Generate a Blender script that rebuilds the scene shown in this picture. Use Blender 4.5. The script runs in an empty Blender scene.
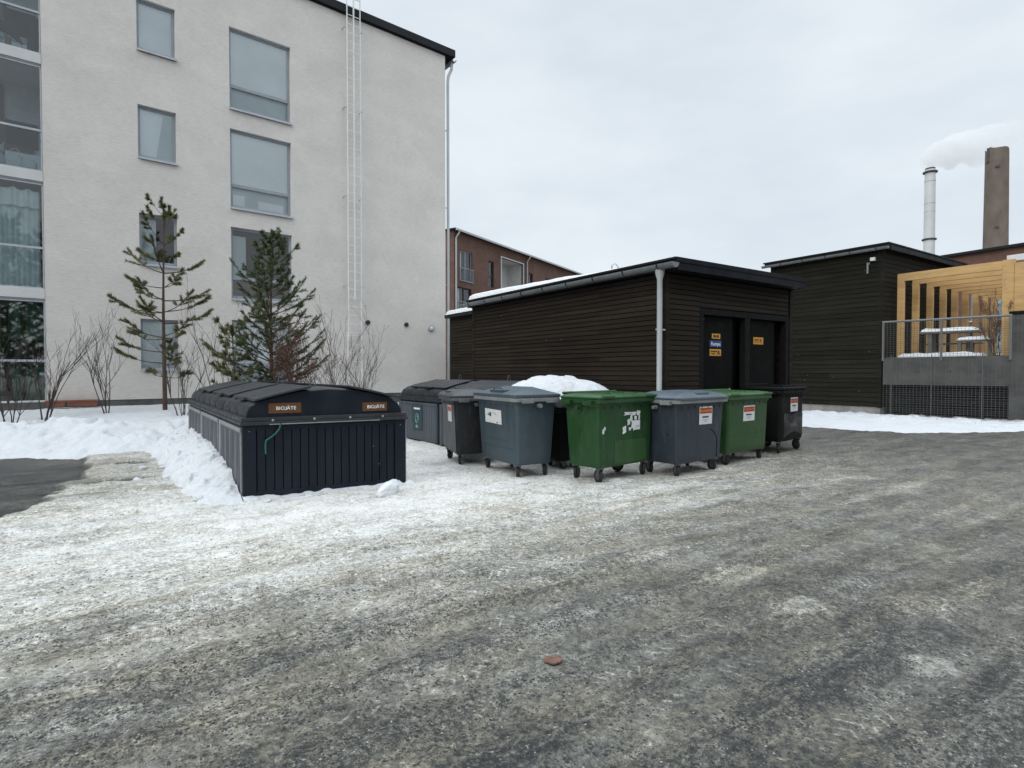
import bpy, bmesh, math, random
import numpy as np
from mathutils import Vector, Matrix
R = math.radians
random.seed(7)
rng = np.random.default_rng(11)
scene = bpy.context.scene
COL = scene.collection

# ------------------------------------------------------------------ camera
cam_d = bpy.data.cameras.new('camera')
cam_d.sensor_width = 36.0
cam_d.lens = 570.0 / 1024.0 * 36.0
cam_d.clip_start = 0.05
cam_d.clip_end = 3000.0
cam = bpy.data.objects.new('camera', cam_d)
cam.location = (0, 0, 1.6)
cam.rotation_euler = (R(90 - 1.206), 0, R(56 - 90))
COL.objects.link(cam)
scene.camera = cam

# ------------------------------------------------------------------ sky and sun
SUN_DIR = Vector((-0.86, -0.30, 0.52)).normalized()
world = bpy.data.worlds.new('World')
scene.world = world
world.use_nodes = True
wt = world.node_tree
wt.nodes.clear()
def wn(t, **k):
    n = wt.nodes.new(t)
    for a, b in k.items():
        setattr(n, a, b)
    return n
w_out = wn('ShaderNodeOutputWorld')
w_bg = wn('ShaderNodeBackground')
w_bg.inputs['Strength'].default_value = 0.1
w_sky = wn('ShaderNodeTexSky', sky_type='NISHITA', sun_disc=False)
w_sky.sun_elevation = math.asin(SUN_DIR.z)
w_sky.sun_rotation = math.atan2(SUN_DIR.x, SUN_DIR.y)
w_tc = wn('ShaderNodeTexCoord')
w_map = wn('ShaderNodeMapping')
w_map.inputs['Scale'].default_value = (1.0, 1.0, 2.6)
w_noise = wn('ShaderNodeTexNoise')
w_noise.inputs['Scale'].default_value = 3.0
w_noise.inputs['Detail'].default_value = 5.0
w_noise.inputs['Roughness'].default_value = 0.5
w_ramp = wn('ShaderNodeValToRGB')
e = w_ramp.color_ramp.elements
e[0].position = 0.38; e[0].color = (0.635, 0.70, 0.765, 1)
e[1].position = 0.64; e[1].color = (0.735, 0.795, 0.838, 1)
w_sep = wn('ShaderNodeSeparateXYZ')
w_zen = wn('ShaderNodeMapRange')          # an overcast dome is brighter overhead
w_zen.inputs['From Min'].default_value = 0.57
w_zen.inputs['From Max'].default_value = 1.0
w_zen.inputs['To Min'].default_value = 10.0
w_zen.inputs['To Max'].default_value = 34.0
w_mul = wn('ShaderNodeVectorMath', operation='SCALE')
w_mix = wn('ShaderNodeMix', data_type='RGBA')
w_mix.inputs['Factor'].default_value = 0.96
L = wt.links.new
L(w_tc.outputs['Generated'], w_map.inputs['Vector'])
L(w_map.outputs['Vector'], w_noise.inputs['Vector'])
L(w_noise.outputs['Fac'], w_ramp.inputs['Fac'])
L(w_tc.outputs['Generated'], w_sep.inputs['Vector'])
L(w_sep.outputs['Z'], w_zen.inputs['Value'])
L(w_ramp.outputs['Color'], w_mul.inputs[0])
L(w_zen.outputs['Result'], w_mul.inputs['Scale'])
L(w_sky.outputs['Color'], w_mix.inputs['A'])
L(w_mul.outputs['Vector'], w_mix.inputs['B'])
L(w_mix.outputs['Result'], w_bg.inputs['Color'])
L(w_bg.outputs['Background'], w_out.inputs['Surface'])

sun_d = bpy.data.lights.new('sun', 'SUN')
sun_d.energy = 0.9
sun_d.angle = R(25)
sun_d.color = (1.0, 0.955, 0.895)
sun = bpy.data.objects.new('sun', sun_d)
sun.rotation_euler = (-SUN_DIR).to_track_quat('-Z', 'Y').to_euler()
COL.objects.link(sun)

scene.view_settings.view_transform = 'Standard'
scene.view_settings.look = 'None'
scene.view_settings.exposure = 0.18
scene.view_settings.gamma = 1.0
scene.view_settings.use_curve_mapping = False
scene.render.engine = 'CYCLES'
scene.cycles.max_bounces = 6
scene.cycles.volume_bounces = 5
scene.cycles.use_denoising = True
scene.cycles.sample_clamp_indirect = 6.0

# ------------------------------------------------------------------ numpy noise
def _h(ix, iy, s):
    n = (ix.astype(np.int64) * 374761393 + iy.astype(np.int64) * 668265263 + s * 1442695041) & 0x7fffffff
    n = ((n ^ (n >> 13)) * 1274126177) & 0x7fffffff
    n = (n ^ (n >> 16)) & 0xffff
    return n / 65535.0
def vnoise(x, y, s=0):
    x = np.asarray(x, float); y = np.asarray(y, float)
    ix = np.floor(x); iy = np.floor(y)
    fx = x - ix; fy = y - iy
    fx = fx * fx * fx * (fx * (fx * 6 - 15) + 10); fy = fy * fy * fy * (fy * (fy * 6 - 15) + 10)
    a = _h(ix, iy, s); b = _h(ix + 1, iy, s); c = _h(ix, iy + 1, s); d = _h(ix + 1, iy + 1, s)
    return (a + (b - a) * fx + (c - a) * fy + (a - b - c + d) * fx * fy) * 2 - 1
def fbm(x, y, o=4, s=0, g=0.5):
    r = 0; a = 1.0; t = 0
    c, sn = math.cos(0.65), math.sin(0.65)
    x = np.asarray(x, float); y = np.asarray(y, float)
    for i in range(o):
        r = r + a * vnoise(x, y, s + i * 17); t += a; a *= g
        x, y = (x * c - y * sn) * 2.03 + 3.1, (x * sn + y * c) * 2.03 - 1.7
    return r / t
def cells(x, y, s=0):
    """distance to nearest random point (worley), for clods"""
    ix = np.floor(x); iy = np.floor(y)
    best = np.full(np.shape(x), 9.0); bid = np.zeros(np.shape(x))
    for dx in (-1, 0, 1):
        for dy in (-1, 0, 1):
            cx = ix + dx; cy = iy + dy
            px = cx + _h(cx, cy, s); py = cy + _h(cx, cy, s + 5)
            d = np.hypot(px - x, py - y)
            m = d < best
            best = np.where(m, d, best); bid = np.where(m, _h(cx, cy, s + 9), bid)
    return best, bid
def sstep(a, b, x):
    t = np.clip((x - a) / (b - a), 0, 1)
    return t * t * (3 - 2 * t)

# ------------------------------------------------------------------ materials
class NT:
    def __init__(self, name):
        self.m = bpy.data.materials.new(name)
        self.m.use_nodes = True
        self.t = self.m.node_tree
        self.b = self.t.nodes['Principled BSDF']
        self.out = self.t.nodes['Material Output']
    def n(self, t, **k):
        n = self.t.nodes.new(t)
        for a, b in k.items():
            setattr(n, a, b)
        return n
    def l(self, a, b):
        self.t.links.new(a, b)
    def coords(self, scale=(1, 1, 1), rot=(0, 0, 0)):
        c = self.n('ShaderNodeTexCoord')
        m = self.n('ShaderNodeMapping')
        m.inputs['Scale'].default_value = scale
        m.inputs['Rotation'].default_value = rot
        self.l(c.outputs['Object'], m.inputs['Vector'])
        return m.outputs['Vector']
    def noise(self, vec, scale, detail=4, rough=0.55, dist=0.0):
        n = self.n('ShaderNodeTexNoise')
        n.inputs['Scale'].default_value = scale
        n.inputs['Detail'].default_value = detail
        n.inputs['Roughness'].default_value = rough
        n.inputs['Distortion'].default_value = dist
        self.l(vec, n.inputs['Vector'])
        return n.outputs['Fac']
    def ramp(self, fac, stops):
        r = self.n('ShaderNodeValToRGB')
        el = r.color_ramp.elements
        while len(el) < len(stops):
            el.new(0.5)
        for i, (p, c) in enumerate(stops):
            el[i].position = p
            el[i].color = (c[0], c[1], c[2], 1) if len(c) == 3 else c
        self.l(fac, r.inputs['Fac'])
        return r.outputs['Color']
    def math(self, op, a, b=None, c=None, clamp=False):
        n = self.n('ShaderNodeMath', operation=op, use_clamp=clamp)
        for i, v in enumerate((a, b, c)):
            if v is None: continue
            if isinstance(v, (int, float)): n.inputs[i].default_value = v
            else: self.l(v, n.inputs[i])
        return n.outputs[0]
    def mix(self, f, a, b, mode='MIX'):
        n = self.n('ShaderNodeMix', data_type='RGBA', blend_type=mode)
        for k, v in (('Factor', f), ('A', a), ('B', b)):
            if isinstance(v, (int, float)): n.inputs[k].default_value = v
            elif isinstance(v, tuple): n.inputs[k].default_value = (*v, 1) if len(v) == 3 else v
            else: self.l(v, n.inputs[k])
        return n.outputs['Result']
    def bump(self, h, strength=0.3, dist=0.02, prev=None):
        n = self.n('ShaderNodeBump')
        n.inputs['Strength'].default_value = strength
        n.inputs['Distance'].default_value = dist
        self.l(h, n.inputs['Height'])
        if prev is not None: self.l(prev, n.inputs['Normal'])
        return n.outputs['Normal']
    def set(self, **k):
        for a, v in k.items():
            i = self.b.inputs[a.replace('_', ' ')]
            if hasattr(v, 'is_output') or not isinstance(v, (int, float, tuple)):
                self.l(v, i)
            else:
                i.default_value = (*v, 1) if isinstance(v, tuple) and len(v) == 3 else v
        return self

def pmat(name, c, rough=0.6, var=0.25, scale=6.0, stretch=(1, 1, 1), bump=0.0, bscale=60.0, metal=0.0, spec=0.5, dirt=None, dirt_amt=0.0):
    """painted / raw surface with uneven tone, grime and gloss"""
    k = NT(name)
    v = k.coords(stretch)
    f = k.noise(v, scale, 5, 0.6)
    lo = tuple(x * (1 - var) for x in c); hi = tuple(min(1, x * (1 + var)) for x in c)
    col = k.ramp(f, [(0.3, lo), (0.7, hi)])
    if dirt:
        g = k.noise(v, scale * 2.7, 6, 0.7)
        gm = k.ramp(g, [(0.52, (0, 0, 0)), (0.72, (dirt_amt,) * 3)])
        col = k.mix(gm, col, dirt)
    rr = k.ramp(k.noise(v, scale * 1.9, 4), [(0.3, (max(0, rough - .12),) * 3), (0.7, (min(1, rough + .12),) * 3)])
    k.set(Base_Color=col, Roughness=rr, Metallic=metal)
    k.b.inputs['Specular IOR Level'].default_value = spec
    if bump > 0:
        k.l(k.bump(k.noise(k.coords(stretch), bscale, 4), bump, 0.01), k.b.inputs['Normal'])
    return k.m

def plaster_mat():
    k = NT('white_plaster_brick')
    v = k.coords()
    big = k.noise(k.coords((0.35, 0.35, 0.5)), 1.6, 5, 0.6)
    col = k.ramp(big, [(0.32, (0.575, 0.54, 0.502)), (0.68, (0.69, 0.650, 0.608))])
    fine = k.noise(k.coords((3.0, 3.0, 14.0)), 2.2, 5, 0.65, 0.4)
    col = k.mix(0.22, col, k.ramp(fine, [(0.33, (0.32, 0.31, 0.30)), (0.60, (0.70, 0.685, 0.665))]))
    blot = k.noise(k.coords((0.5, 0.5, 0.9)), 1.5, 6, 0.72)
    col = k.mix(k.ramp(blot, [(0.52, (0, 0, 0)), (0.70, (0.5,) * 3)]), col, (0.73, 0.69, 0.645))
    scr = k.noise(k.coords((1.2, 1.2, 22.0)), 1.7, 5, 0.7, 0.5)
    col = k.mix(k.math('MULTIPLY', k.ramp(scr, [(0.62, (0, 0, 0)), (0.70, (1, 1, 1))]), k.ramp(blot, [(0.40, (0.5,) * 3), (0.55, (0, 0, 0))])), col, (0.33, 0.32, 0.31))
    bw = k.n('ShaderNodeTexWave', wave_type='BANDS', bands_direction='Z')
    bw.inputs['Scale'].default_value = 0.314 * 12.5 / 1.0
    bw.inputs['Distortion'].default_value = 1.2
    bw.inputs['Detail'].default_value = 3
    k.l(v, bw.inputs['Vector'])
    n1 = k.bump(bw.outputs['Fac'], 0.04, 0.02)
    n2 = k.bump(fine, 0.22, 0.02, n1)
    k.set(Base_Color=col, Roughness=0.9, Normal=n2)
    return k.m

def brick_mat(name, c1, c2, mortar, rot=(R(90), 0, 0)):
    k = NT(name)
    v = k.coords()
    sp = k.n('ShaderNodeSeparateXYZ'); k.l(v, sp.inputs[0])
    cb = k.n('ShaderNodeCombineXYZ')
    k.l(k.math('ADD', sp.outputs[0], sp.outputs[1]), cb.inputs[0]); k.l(sp.outputs[2], cb.inputs[1])
    b = k.n('ShaderNodeTexBrick')
    b.inputs['Scale'].default_value = 1.0
    b.inputs['Brick Width'].default_value = 0.27
    b.inputs['Row Height'].default_value = 0.075
    b.inputs['Mortar Size'].default_value = 0.008
    b.inputs['Color1'].default_value = (*c1, 1); b.inputs['Color2'].default_value = (*c2, 1)
    b.inputs['Mortar'].default_value = (*mortar, 1)
    k.l(cb.outputs[0], b.inputs['Vector'])
    big = k.noise(v, 0.5, 5, 0.7)
    col = k.mix(0.6, b.outputs['Color'], k.ramp(big, [(0.3, (0.45,) * 3), (0.7, (1.25,) * 3)]), 'MULTIPLY')
    k.set(Base_Color=col, Roughness=0.9)
    return k.m

def siding_mat(name, c, z0=0.12, pitch=0.1005):
    k = NT(name)
    v = k.coords()
    sp = k.n('ShaderNodeSeparateXYZ'); k.l(v, sp.inputs[0])
    cb = k.n('ShaderNodeCombineXYZ')
    k.l(k.math('MULTIPLY', k.math('ADD', sp.outputs[0], sp.outputs[1]), 0.6), cb.inputs[0])
    k.l(k.math('MULTIPLY', sp.outputs[2], 9.0), cb.inputs[1])
    f = k.noise(cb.outputs[0], 1.1, 4, 0.6)
    col = k.ramp(f, [(0.3, tuple(x * .72 for x in c)), (0.7, tuple(x * 1.3 for x in c))])
    cb2 = k.n('ShaderNodeCombineXYZ'); k.l(k.math('ADD', sp.outputs[0], sp.outputs[1]), cb2.inputs[0]); k.l(k.math('SUBTRACT', sp.outputs[2], z0), cb2.inputs[1])
    bt = k.n('ShaderNodeTexBrick'); bt.inputs['Scale'].default_value = 1.0; bt.inputs['Brick Width'].default_value = 3.6; bt.inputs['Row Height'].default_value = pitch
    bt.inputs['Mortar Size'].default_value = 0.0025; bt.inputs['Color1'].default_value = (0.72, 0.72, 0.72, 1); bt.inputs['Color2'].default_value = (1.3, 1.28, 1.25, 1); bt.inputs['Mortar'].default_value = (0.3, 0.3, 0.3, 1)
    k.l(cb2.outputs[0], bt.inputs['Vector'])
    col = k.mix(0.85, col, bt.outputs['Color'], 'MULTIPLY')
    fl = k.noise(v, 1.3, 6, 0.7)
    col = k.mix(k.ramp(fl, [(0.55, (0, 0, 0)), (0.8, (0.22,) * 3)]), col, (0.05, 0.044, 0.038))
    # weathered specks and salt splashes
    vo = k.n('ShaderNodeTexVoronoi'); vo.inputs['Scale'].default_value = 2.3; k.l(v, vo.inputs['Vector'])
    sm = k.math('LESS_THAN', vo.outputs['Distance'], 0.035)
    col = k.mix(k.math('MULTIPLY', sm, 0.45), col, (0.3, 0.29, 0.27))
    k.set(Base_Color=col, Roughness=k.ramp(f, [(0.3, (0.55,) * 3), (0.7, (0.8,) * 3)]))
    k.b.inputs['Specular IOR Level'].default_value = 0.08
    k.l(k.bump(k.noise(cb.outputs[0], 14, 4), 0.18, 0.01), k.b.inputs['Normal'])
    return k.m

def snow_mat(name, dirt=0.25, c=(0.64, 0.66, 0.685)):
    k = NT(name)
    v = k.coords()
    n1 = k.noise(v, 1.5, 6, 0.65)
    n2 = k.noise(v, 7.0, 6, 0.65)
    n3 = k.noise(v, 38.0, 4, 0.6)
    col = k.ramp(n2, [(0.25, tuple(x * .88 for x in c)), (0.7, c)])
    dm = k.math('MULTIPLY', k.ramp(n1, [(0.50, (0, 0, 0)), (0.70, (1, 1, 1))]), k.ramp(n2, [(0.45, (0, 0, 0)), (0.7, (1, 1, 1))]))
    col = k.mix(k.math('MULTIPLY', dm, dirt), col, (0.20, 0.185, 0.15))
    sk = k.n('ShaderNodeTexVoronoi'); sk.inputs['Scale'].default_value = 26; k.l(v, sk.inputs['Vector'])
    gr = k.math('MULTIPLY', k.math('LESS_THAN', sk.outputs['Distance'], 0.13), k.ramp(n1, [(0.42, (0, 0, 0)), (0.6, (1, 1, 1))]))
    col = k.mix(k.math('MULTIPLY', gr, dirt * 1.6, clamp=True), col, (0.11, 0.10, 0.085))
    nb = k.bump(n2, 0.6, 0.08)
    nb = k.bump(n3, 0.4, 0.012, nb)
    k.set(Base_Color=col, Roughness=0.75, Normal=nb)
    k.b.inputs['Specular IOR Level'].default_value = 0.3
    return k.m

def glass_mat(name, tint=(0.93, 0.96, 0.97), add=0.09, rough=0.02):
    k = NT(name)
    tr = k.n('ShaderNodeBsdfTransparent'); tr.inputs['Color'].default_value = (*tint, 1)
    gl = k.n('ShaderNodeBsdfGlossy'); gl.inputs['Roughness'].default_value = rough
    wob = k.bump(k.noise(k.coords(), 0.8, 2), 0.06, 0.05)
    k.l(wob, gl.inputs['Normal'])
    lw = k.n('ShaderNodeLayerWeight'); lw.inputs['Blend'].default_value = 0.22
    f = k.math('ADD', lw.outputs['Fresnel'], add, clamp=True)
    mx = k.n('ShaderNodeMixShader')
    k.l(f, mx.inputs[0]); k.l(tr.outputs[0], mx.inputs[1]); k.l(gl.outputs[0], mx.inputs[2])
    k.l(mx.outputs[0], k.out.inputs['Surface'])
    return k.m

def ground_mat():
    k = NT('dirty_road_ice')
    v = k.coords()
    def attr(nm):
        a = k.n('ShaderNodeAttribute'); a.attribute_name = nm; return a.outputs['Fac']
    M = attr('clean'); tv = attr('track_v'); gritm = attr('grit')
    # streaks run along the driving direction (world x, slightly turned)
    st = k.noise(k.coords((0.42, 3.4, 1), (0, 0, R(4))), 1.0, 6, 0.62, 0.6)
    st2 = k.noise(k.coords((1.3, 13.0, 1), (0, 0, R(2))), 1.0, 5, 0.6, 0.5)
    bl = k.noise(v, 1.9, 6, 0.62)
    md = k.noise(v, 9.0, 6, 0.68)
    fi = k.noise(v, 44.0, 5, 0.72)
    vf = k.noise(v, 150.0, 3, 0.7)
    def cen(x, a): return k.math('MULTIPLY', k.math('SUBTRACT', x, 0.5), a)
    bm_ = k.n('ShaderNodeMapRange', interpolation_type='SMOOTHSTEP'); k.l(k.math('ABSOLUTE', k.math('ADD', tv, cen(bl, 0.14))), bm_.inputs['Value'])
    bm_.inputs['From Min'].default_value = 0.09; bm_.inputs['From Max'].default_value = 0.20; bm_.inputs['To Min'].default_value = 1.0; bm_.inputs['To Max'].default_value = 0.0
    band = k.math('MULTIPLY', bm_.outputs['Result'], k.ramp(k.noise(k.coords((0.5, 1.4, 1)), 1.2, 3), [(0.36, (0.25,) * 3), (0.56, (1, 1, 1))]))
    keep = k.math('SUBTRACT', 1.0, k.math('MULTIPLY', band, 0.35))
    gritm = k.math('MULTIPLY', gritm, k.math('SUBTRACT', 1.0, k.math('MULTIPLY', band, 0.65)))
    s = k.math('ADD', M, cen(st, 0.26))
    s = k.math('ADD', s, cen(st2, 0.08))
    s = k.math('ADD', s, cen(bl, 0.46))
    m2 = k.noise(v, 23.0, 5, 0.72)
    s = k.math('ADD', s, cen(md, 0.50))
    s = k.math('ADD', s, k.math('MULTIPLY', cen(m2, 0.85), keep))
    s = k.math('ADD', s, k.math('MULTIPLY', cen(fi, 0.92), keep))
    s = k.math('ADD', s, k.math('MULTIPLY', cen(vf, 0.75), keep))
    s = k.math('ADD', s, k.math('MULTIPLY', band, 0.035))
    # tyre treads: pale ribs of pressed snow across the tracks
    sp = k.n('ShaderNodeSeparateXYZ'); k.l(v, sp.inputs[0])
    av = k.math('ABSOLUTE', tv)
    ph = k.math('ADD', k.math('MULTIPLY', sp.outputs[0], 82.0), k.math('MULTIPLY', av, 70.0))
    ph = k.math('ADD', ph, cen(md, 9.0))
    rib = k.math('SMOOTH_MAX', k.math('SUBTRACT', k.math('SINE', ph), 0.45), 0.0, 0.1)
    inside = k.math('LESS_THAN', k.math('ADD', av, cen(md, 0.08)), 0.095)
    patch = k.ramp(k.noise(k.coords((0.8, 2.2, 1)), 1.5, 4, 0.6), [(0.52, (0, 0, 0)), (0.62, (1, 1, 1))])
    rib = k.math('MULTIPLY', k.math('MULTIPLY', rib, inside), patch)
    drift = k.ramp(k.noise(k.coords((0.55, 1.5, 1), (0, 0, R(5))), 1.9, 6, 0.7), [(0.52, (0, 0, 0)), (0.66, (1, 1, 1))])
    s = k.math('SUBTRACT', s, k.math('MULTIPLY', k.math('MULTIPLY', drift, gritm), 0.23))
    pale = k.ramp(k.noise(k.coords((0.5, 2.2, 1), (0, 0, R(3))), 1.3, 6, 0.7), [(0.56, (0, 0, 0)), (0.70, (1, 1, 1))])
    s = k.math('ADD', s, k.math('MULTIPLY', pale, 0.09))
    s = k.math('ADD', s, k.math('MULTIPLY', rib, k.math('MULTIPLY', fi, 0.80)))
    grey = k.ramp(s, [(0.0, (0.010, 0.011, 0.012)), (0.20, (0.034, 0.035, 0.035)), (0.42, (0.132, 0.130, 0.117)),
                      (0.56, (0.235, 0.231, 0.214)), (0.70, (0.385, 0.381, 0.362)), (0.85, (0.635, 0.637, 0.637)), (1.0, (0.70, 0.708, 0.72))])
    # sand: yellowish stain, strongest in the mid tones
    sand = k.math('MULTIPLY', k.ramp(k.noise(k.coords((0.6, 2.4, 1)), 1.1, 5, 0.65), [(0.42, (0, 0, 0)), (0.66, (1, 1, 1))]),
                  k.ramp(s, [(0.2, (0, 0, 0)), (0.42, (1, 1, 1)), (0.72, (0.6,) * 3), (0.9, (0, 0, 0))]))
    col = k.mix(k.math('MULTIPLY', sand, 0.75), grey, k.mix(1.0, grey, (1.08, 0.975, 0.76), 'MULTIPLY'))
    col = k.mix(1.0, col, (1.0, 0.992, 0.952), 'MULTIPLY')
    # grit: crushed stone lying on the ice, in drifts
    def gr(scale, rad, lo, hi, seed):
        vo = k.n('ShaderNodeTexVoronoi'); vo.inputs['Scale'].default_value = scale
        ofs = k.n('ShaderNodeVectorMath', operation='ADD'); k.l(v, ofs.inputs[0]); ofs.inputs[1].default_value = (seed, seed * .7, 0)
        wob = k.n('ShaderNodeVectorMath', operation='MULTIPLY_ADD')
        nz = k.n('ShaderNodeTexNoise'); nz.inputs['Scale'].default_value = scale * 1.6; k.l(ofs.outputs[0], nz.inputs['Vector'])
        k.l(nz.outputs['Color'], wob.inputs[0]); wob.inputs[1].default_value = (0.5 / scale,) * 3; k.l(ofs.outputs[0], wob.inputs[2])
        k.l(wob.outputs[0], vo.inputs['Vector'])
        den = k.math('MAXIMUM', k.ramp(k.noise(k.coords((0.7, 1.8, 1), (0, 0, seed)), 2.6, 6, 0.72), [(lo, (0, 0, 0)), (hi, (1, 1, 1))]), drift)
        den = k.math('MULTIPLY', den, k.ramp(k.noise(v, 13.0, 4, 0.65), [(0.42, (0.10,) * 3), (0.56, (1, 1, 1))]))
        sepc = k.n('ShaderNodeSeparateColor'); k.l(vo.outputs['Color'], sepc.inputs[0])
        on = k.math('LESS_THAN', sepc.outputs[0], k.math('MULTIPLY', k.math('MULTIPLY', den, gritm), 1.35))
        rr = k.math('MULTIPLY_ADD', sepc.outputs[1], rad, rad * .45)
        return k.math('MULTIPLY', k.math('LESS_THAN', vo.outputs['Distance'], rr), on), sepc.outputs[2]
    g1, t1 = gr(54.0, 0.42, 0.38, 0.58, 1.3)
    g2, t2 = gr(96.0, 0.46, 0.34, 0.56, 4.1)
    stone = k.ramp(t1, [(0.0, (0.016, 0.017, 0.018)), (0.80, (0.034, 0.034, 0.034)), (0.96, (0.09, 0.088, 0.082)), (1.0, (0.32, 0.31, 0.30))])
    stone2 = k.ramp(t2, [(0.0, (0.02, 0.02, 0.021)), (0.80, (0.045, 0.044, 0.042)), (0.95, (0.2, 0.195, 0.18)), (1.0, (0.45, 0.44, 0.42))])
    col = k.mix(k.math('MULTIPLY', g2, 0.85), col, stone2)
    col = k.mix(k.math('MULTIPLY', g1, 0.95), col, stone)
    rough = k.ramp(k.math('ADD', cen(bl, 0.8), s), [(0.05, (0.42,) * 3), (0.35, (0.5,) * 3), (0.6, (0.62,) * 3), (0.9, (0.8,) * 3)])
    h = k.math('ADD', k.math('MULTIPLY', md, 0.6), k.math('MULTIPLY', fi, 0.5))
    nb = k.bump(h, 0.6, 0.035)
    nb = k.bump(k.math('ADD', k.math('MULTIPLY', g1, 1.0), k.math('ADD', k.math('MULTIPLY', g2, 0.6), k.math('MULTIPLY', rib, 0.8))), 0.6, 0.01, nb)
    k.set(Base_Color=col, Roughness=rough, Normal=nb)
    k.b.inputs['Specular IOR Level'].default_value = 0.35
    return k.m

M = {}
M['plaster'] = plaster_mat()
M['brick'] = brick_mat('red_brick', (0.175, 0.080, 0.056), (0.115, 0.055, 0.042), (0.15, 0.12, 0.10))
M['brick_orange'] = brick_mat('old_red_brick', (0.19, 0.085, 0.06), (0.13, 0.06, 0.045), (0.16, 0.13, 0.11))
M['siding'] = siding_mat('dark_brown_board', (0.0225, 0.0180, 0.0140))
M['siding2'] = siding_mat('dark_olive_board', (0.0175, 0.0165, 0.013), 0.32, 0.176)
M['darktrim'] = pmat('dark_trim', (0.0105, 0.0105, 0.0105), 0.65, 0.2, spec=0.08)
M['doorpaint'] = pmat('door_paint', (0.0065, 0.0065, 0.0063), 0.65, 0.25, 2.5, spec=0.06)
M['roofmetal'] = pmat('dark_roof_metal', (0.016, 0.018, 0.021), 0.55, 0.2, 2.0, spec=0.15)
M['fascia'] = pmat('navy_fascia', (0.0085, 0.0095, 0.014), 0.55, 0.2, 2.0, spec=0.1)
M['gutter'] = pmat('grey_gutter', (0.155, 0.165, 0.17), 0.42, 0.2, 1.5, (1, 1, 1), dirt=(0.06, 0.06, 0.055), dirt_amt=0.4)
M['pipe'] = pmat('pale_downpipe', (0.40, 0.42, 0.43), 0.42, 0.1, 1.5)
M['galv'] = pmat('galvanised', (0.46, 0.48, 0.49), 0.45, 0.15, 8, metal=0.4)
M['white_steel'] = pmat('white_steel', (0.70, 0.71, 0.71), 0.45, 0.06)
M['winframe'] = pmat('grey_window_frame', (0.27, 0.30, 0.34), 0.42, 0.1)
M['sill'] = pmat('window_sill', (0.42, 0.44, 0.47), 0.42, 0.1)
M['blind'] = pmat('white_blind', (0.82, 0.86, 0.87), 0.8, 0.05, 1.2)
M['blind_cool'] = pmat('pale_blue_blind', (0.80, 0.85, 0.88), 0.8, 0.05, 1.2)
M['blind_lower'] = pmat('grey_blind', (0.52, 0.60, 0.62), 0.8, 0.08, 1.2)
M['room'] = pmat('dim_room', (0.03, 0.032, 0.036), 0.9, 0.3, 2)
M['room_wall'] = pmat('balcony_back_wall', (0.50, 0.52, 0.54), 0.9, 0.2, 1.5)
M['curtain'] = pmat('sheer_curtain', (0.62, 0.66, 0.66), 0.9, 0.06, 3)
M['glass'] = glass_mat('window_glass')
M['glass_dark'] = glass_mat('balcony_glass', (0.86, 0.96, 0.98), 0.10)
M['glass_tree_tint'] = glass_mat('ground_floor_glass', (0.30, 0.60, 0.50), 0.26)  # green of reflected trees put into the glass tint
M['concrete'] = pmat('grey_concrete', (0.092, 0.092, 0.088), 0.9, 0.35, 1.8, bump=0.3, bscale=40, dirt=(0.08, 0.08, 0.075), dirt_amt=0.6)
M['concrete_pale'] = pmat('plinth_concrete', (0.26, 0.25, 0.235), 0.9, 0.25, 2.5, bump=0.3, bscale=40, dirt=(0.12, 0.11, 0.10), dirt_amt=0.6)
M['slab'] = pmat('white_slab', (0.56, 0.565, 0.56), 0.85, 0.08, 2)
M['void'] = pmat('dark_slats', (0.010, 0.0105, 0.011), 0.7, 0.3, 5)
M['wire'] = pmat('fence_wire', (0.10, 0.105, 0.105), 0.5, 0.15, metal=0.3)
M['rail'] = pmat('fence_rail', (0.17, 0.175, 0.175), 0.5, 0.15, metal=0.3)
M['wood'] = pmat('new_timber', (0.53, 0.335, 0.14), 0.6, 0.16, 1.4, (1, 1, 5), bump=0.1, dirt=(0.38, 0.20, 0.06), dirt_amt=0.4)
M['greywood'] = pmat('weathered_wood', (0.13, 0.12, 0.105), 0.85, 0.25, 4)
M['chimney'] = pmat('old_chimney_brick', (0.15, 0.122, 0.102), 0.95, 0.22, 0.35, (1, 1, 0.6), dirt=(0.085, 0.07, 0.06), dirt_amt=0.5)
M['soot'] = pmat('sooty_steel', (0.06, 0.06, 0.06), 0.8, 0.3, 1)
M['stack'] = pmat('pale_stack_steel', (0.56, 0.575, 0.585), 0.5, 0.1, 0.3)
M['snow'] = snow_mat('yard_snow', 0.48)
M['snow_dirty'] = snow_mat('ploughed_snow', 0.75)
M['snow_clean'] = snow_mat('roof_snow', 0.03, (0.76, 0.78, 0.80))
M['ground'] = ground_mat()
M['box'] = pmat('navy_grey_plastic', (0.0108, 0.0142, 0.0220), 0.5, 0.22, 3, (1, 1, 0.4), spec=0.15, dirt=(0.03, 0.03, 0.03), dirt_amt=0.2)
M['boxside_lit'] = pmat('lit_side_plastic', (0.062, 0.069, 0.082), 0.45, 0.2, 3, (1, 1, 0.3), spec=0.5, dirt=(0.13, 0.13, 0.13), dirt_amt=0.25)  # lighter than the body: light on the sides put into the colour
M['boxside_lit2'] = pmat('blue_grey_side_plastic', (0.072, 0.084, 0.100), 0.45, 0.2, 3, (1, 1, 0.3), spec=0.4, dirt=(0.13, 0.13, 0.13), dirt_amt=0.2)
M['lid'] = pmat('charcoal_lid', (0.024, 0.027, 0.031), 0.5, 0.22, 4, spec=0.35, bump=0.06, bscale=150, dirt=(0.10, 0.10, 0.10), dirt_amt=0.25)
M['alu'] = pmat('aluminium_trim', (0.24, 0.255, 0.265), 0.45, 0.2, 6, metal=0.2, dirt=(0.15, 0.15, 0.15), dirt_amt=0.5)
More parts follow.
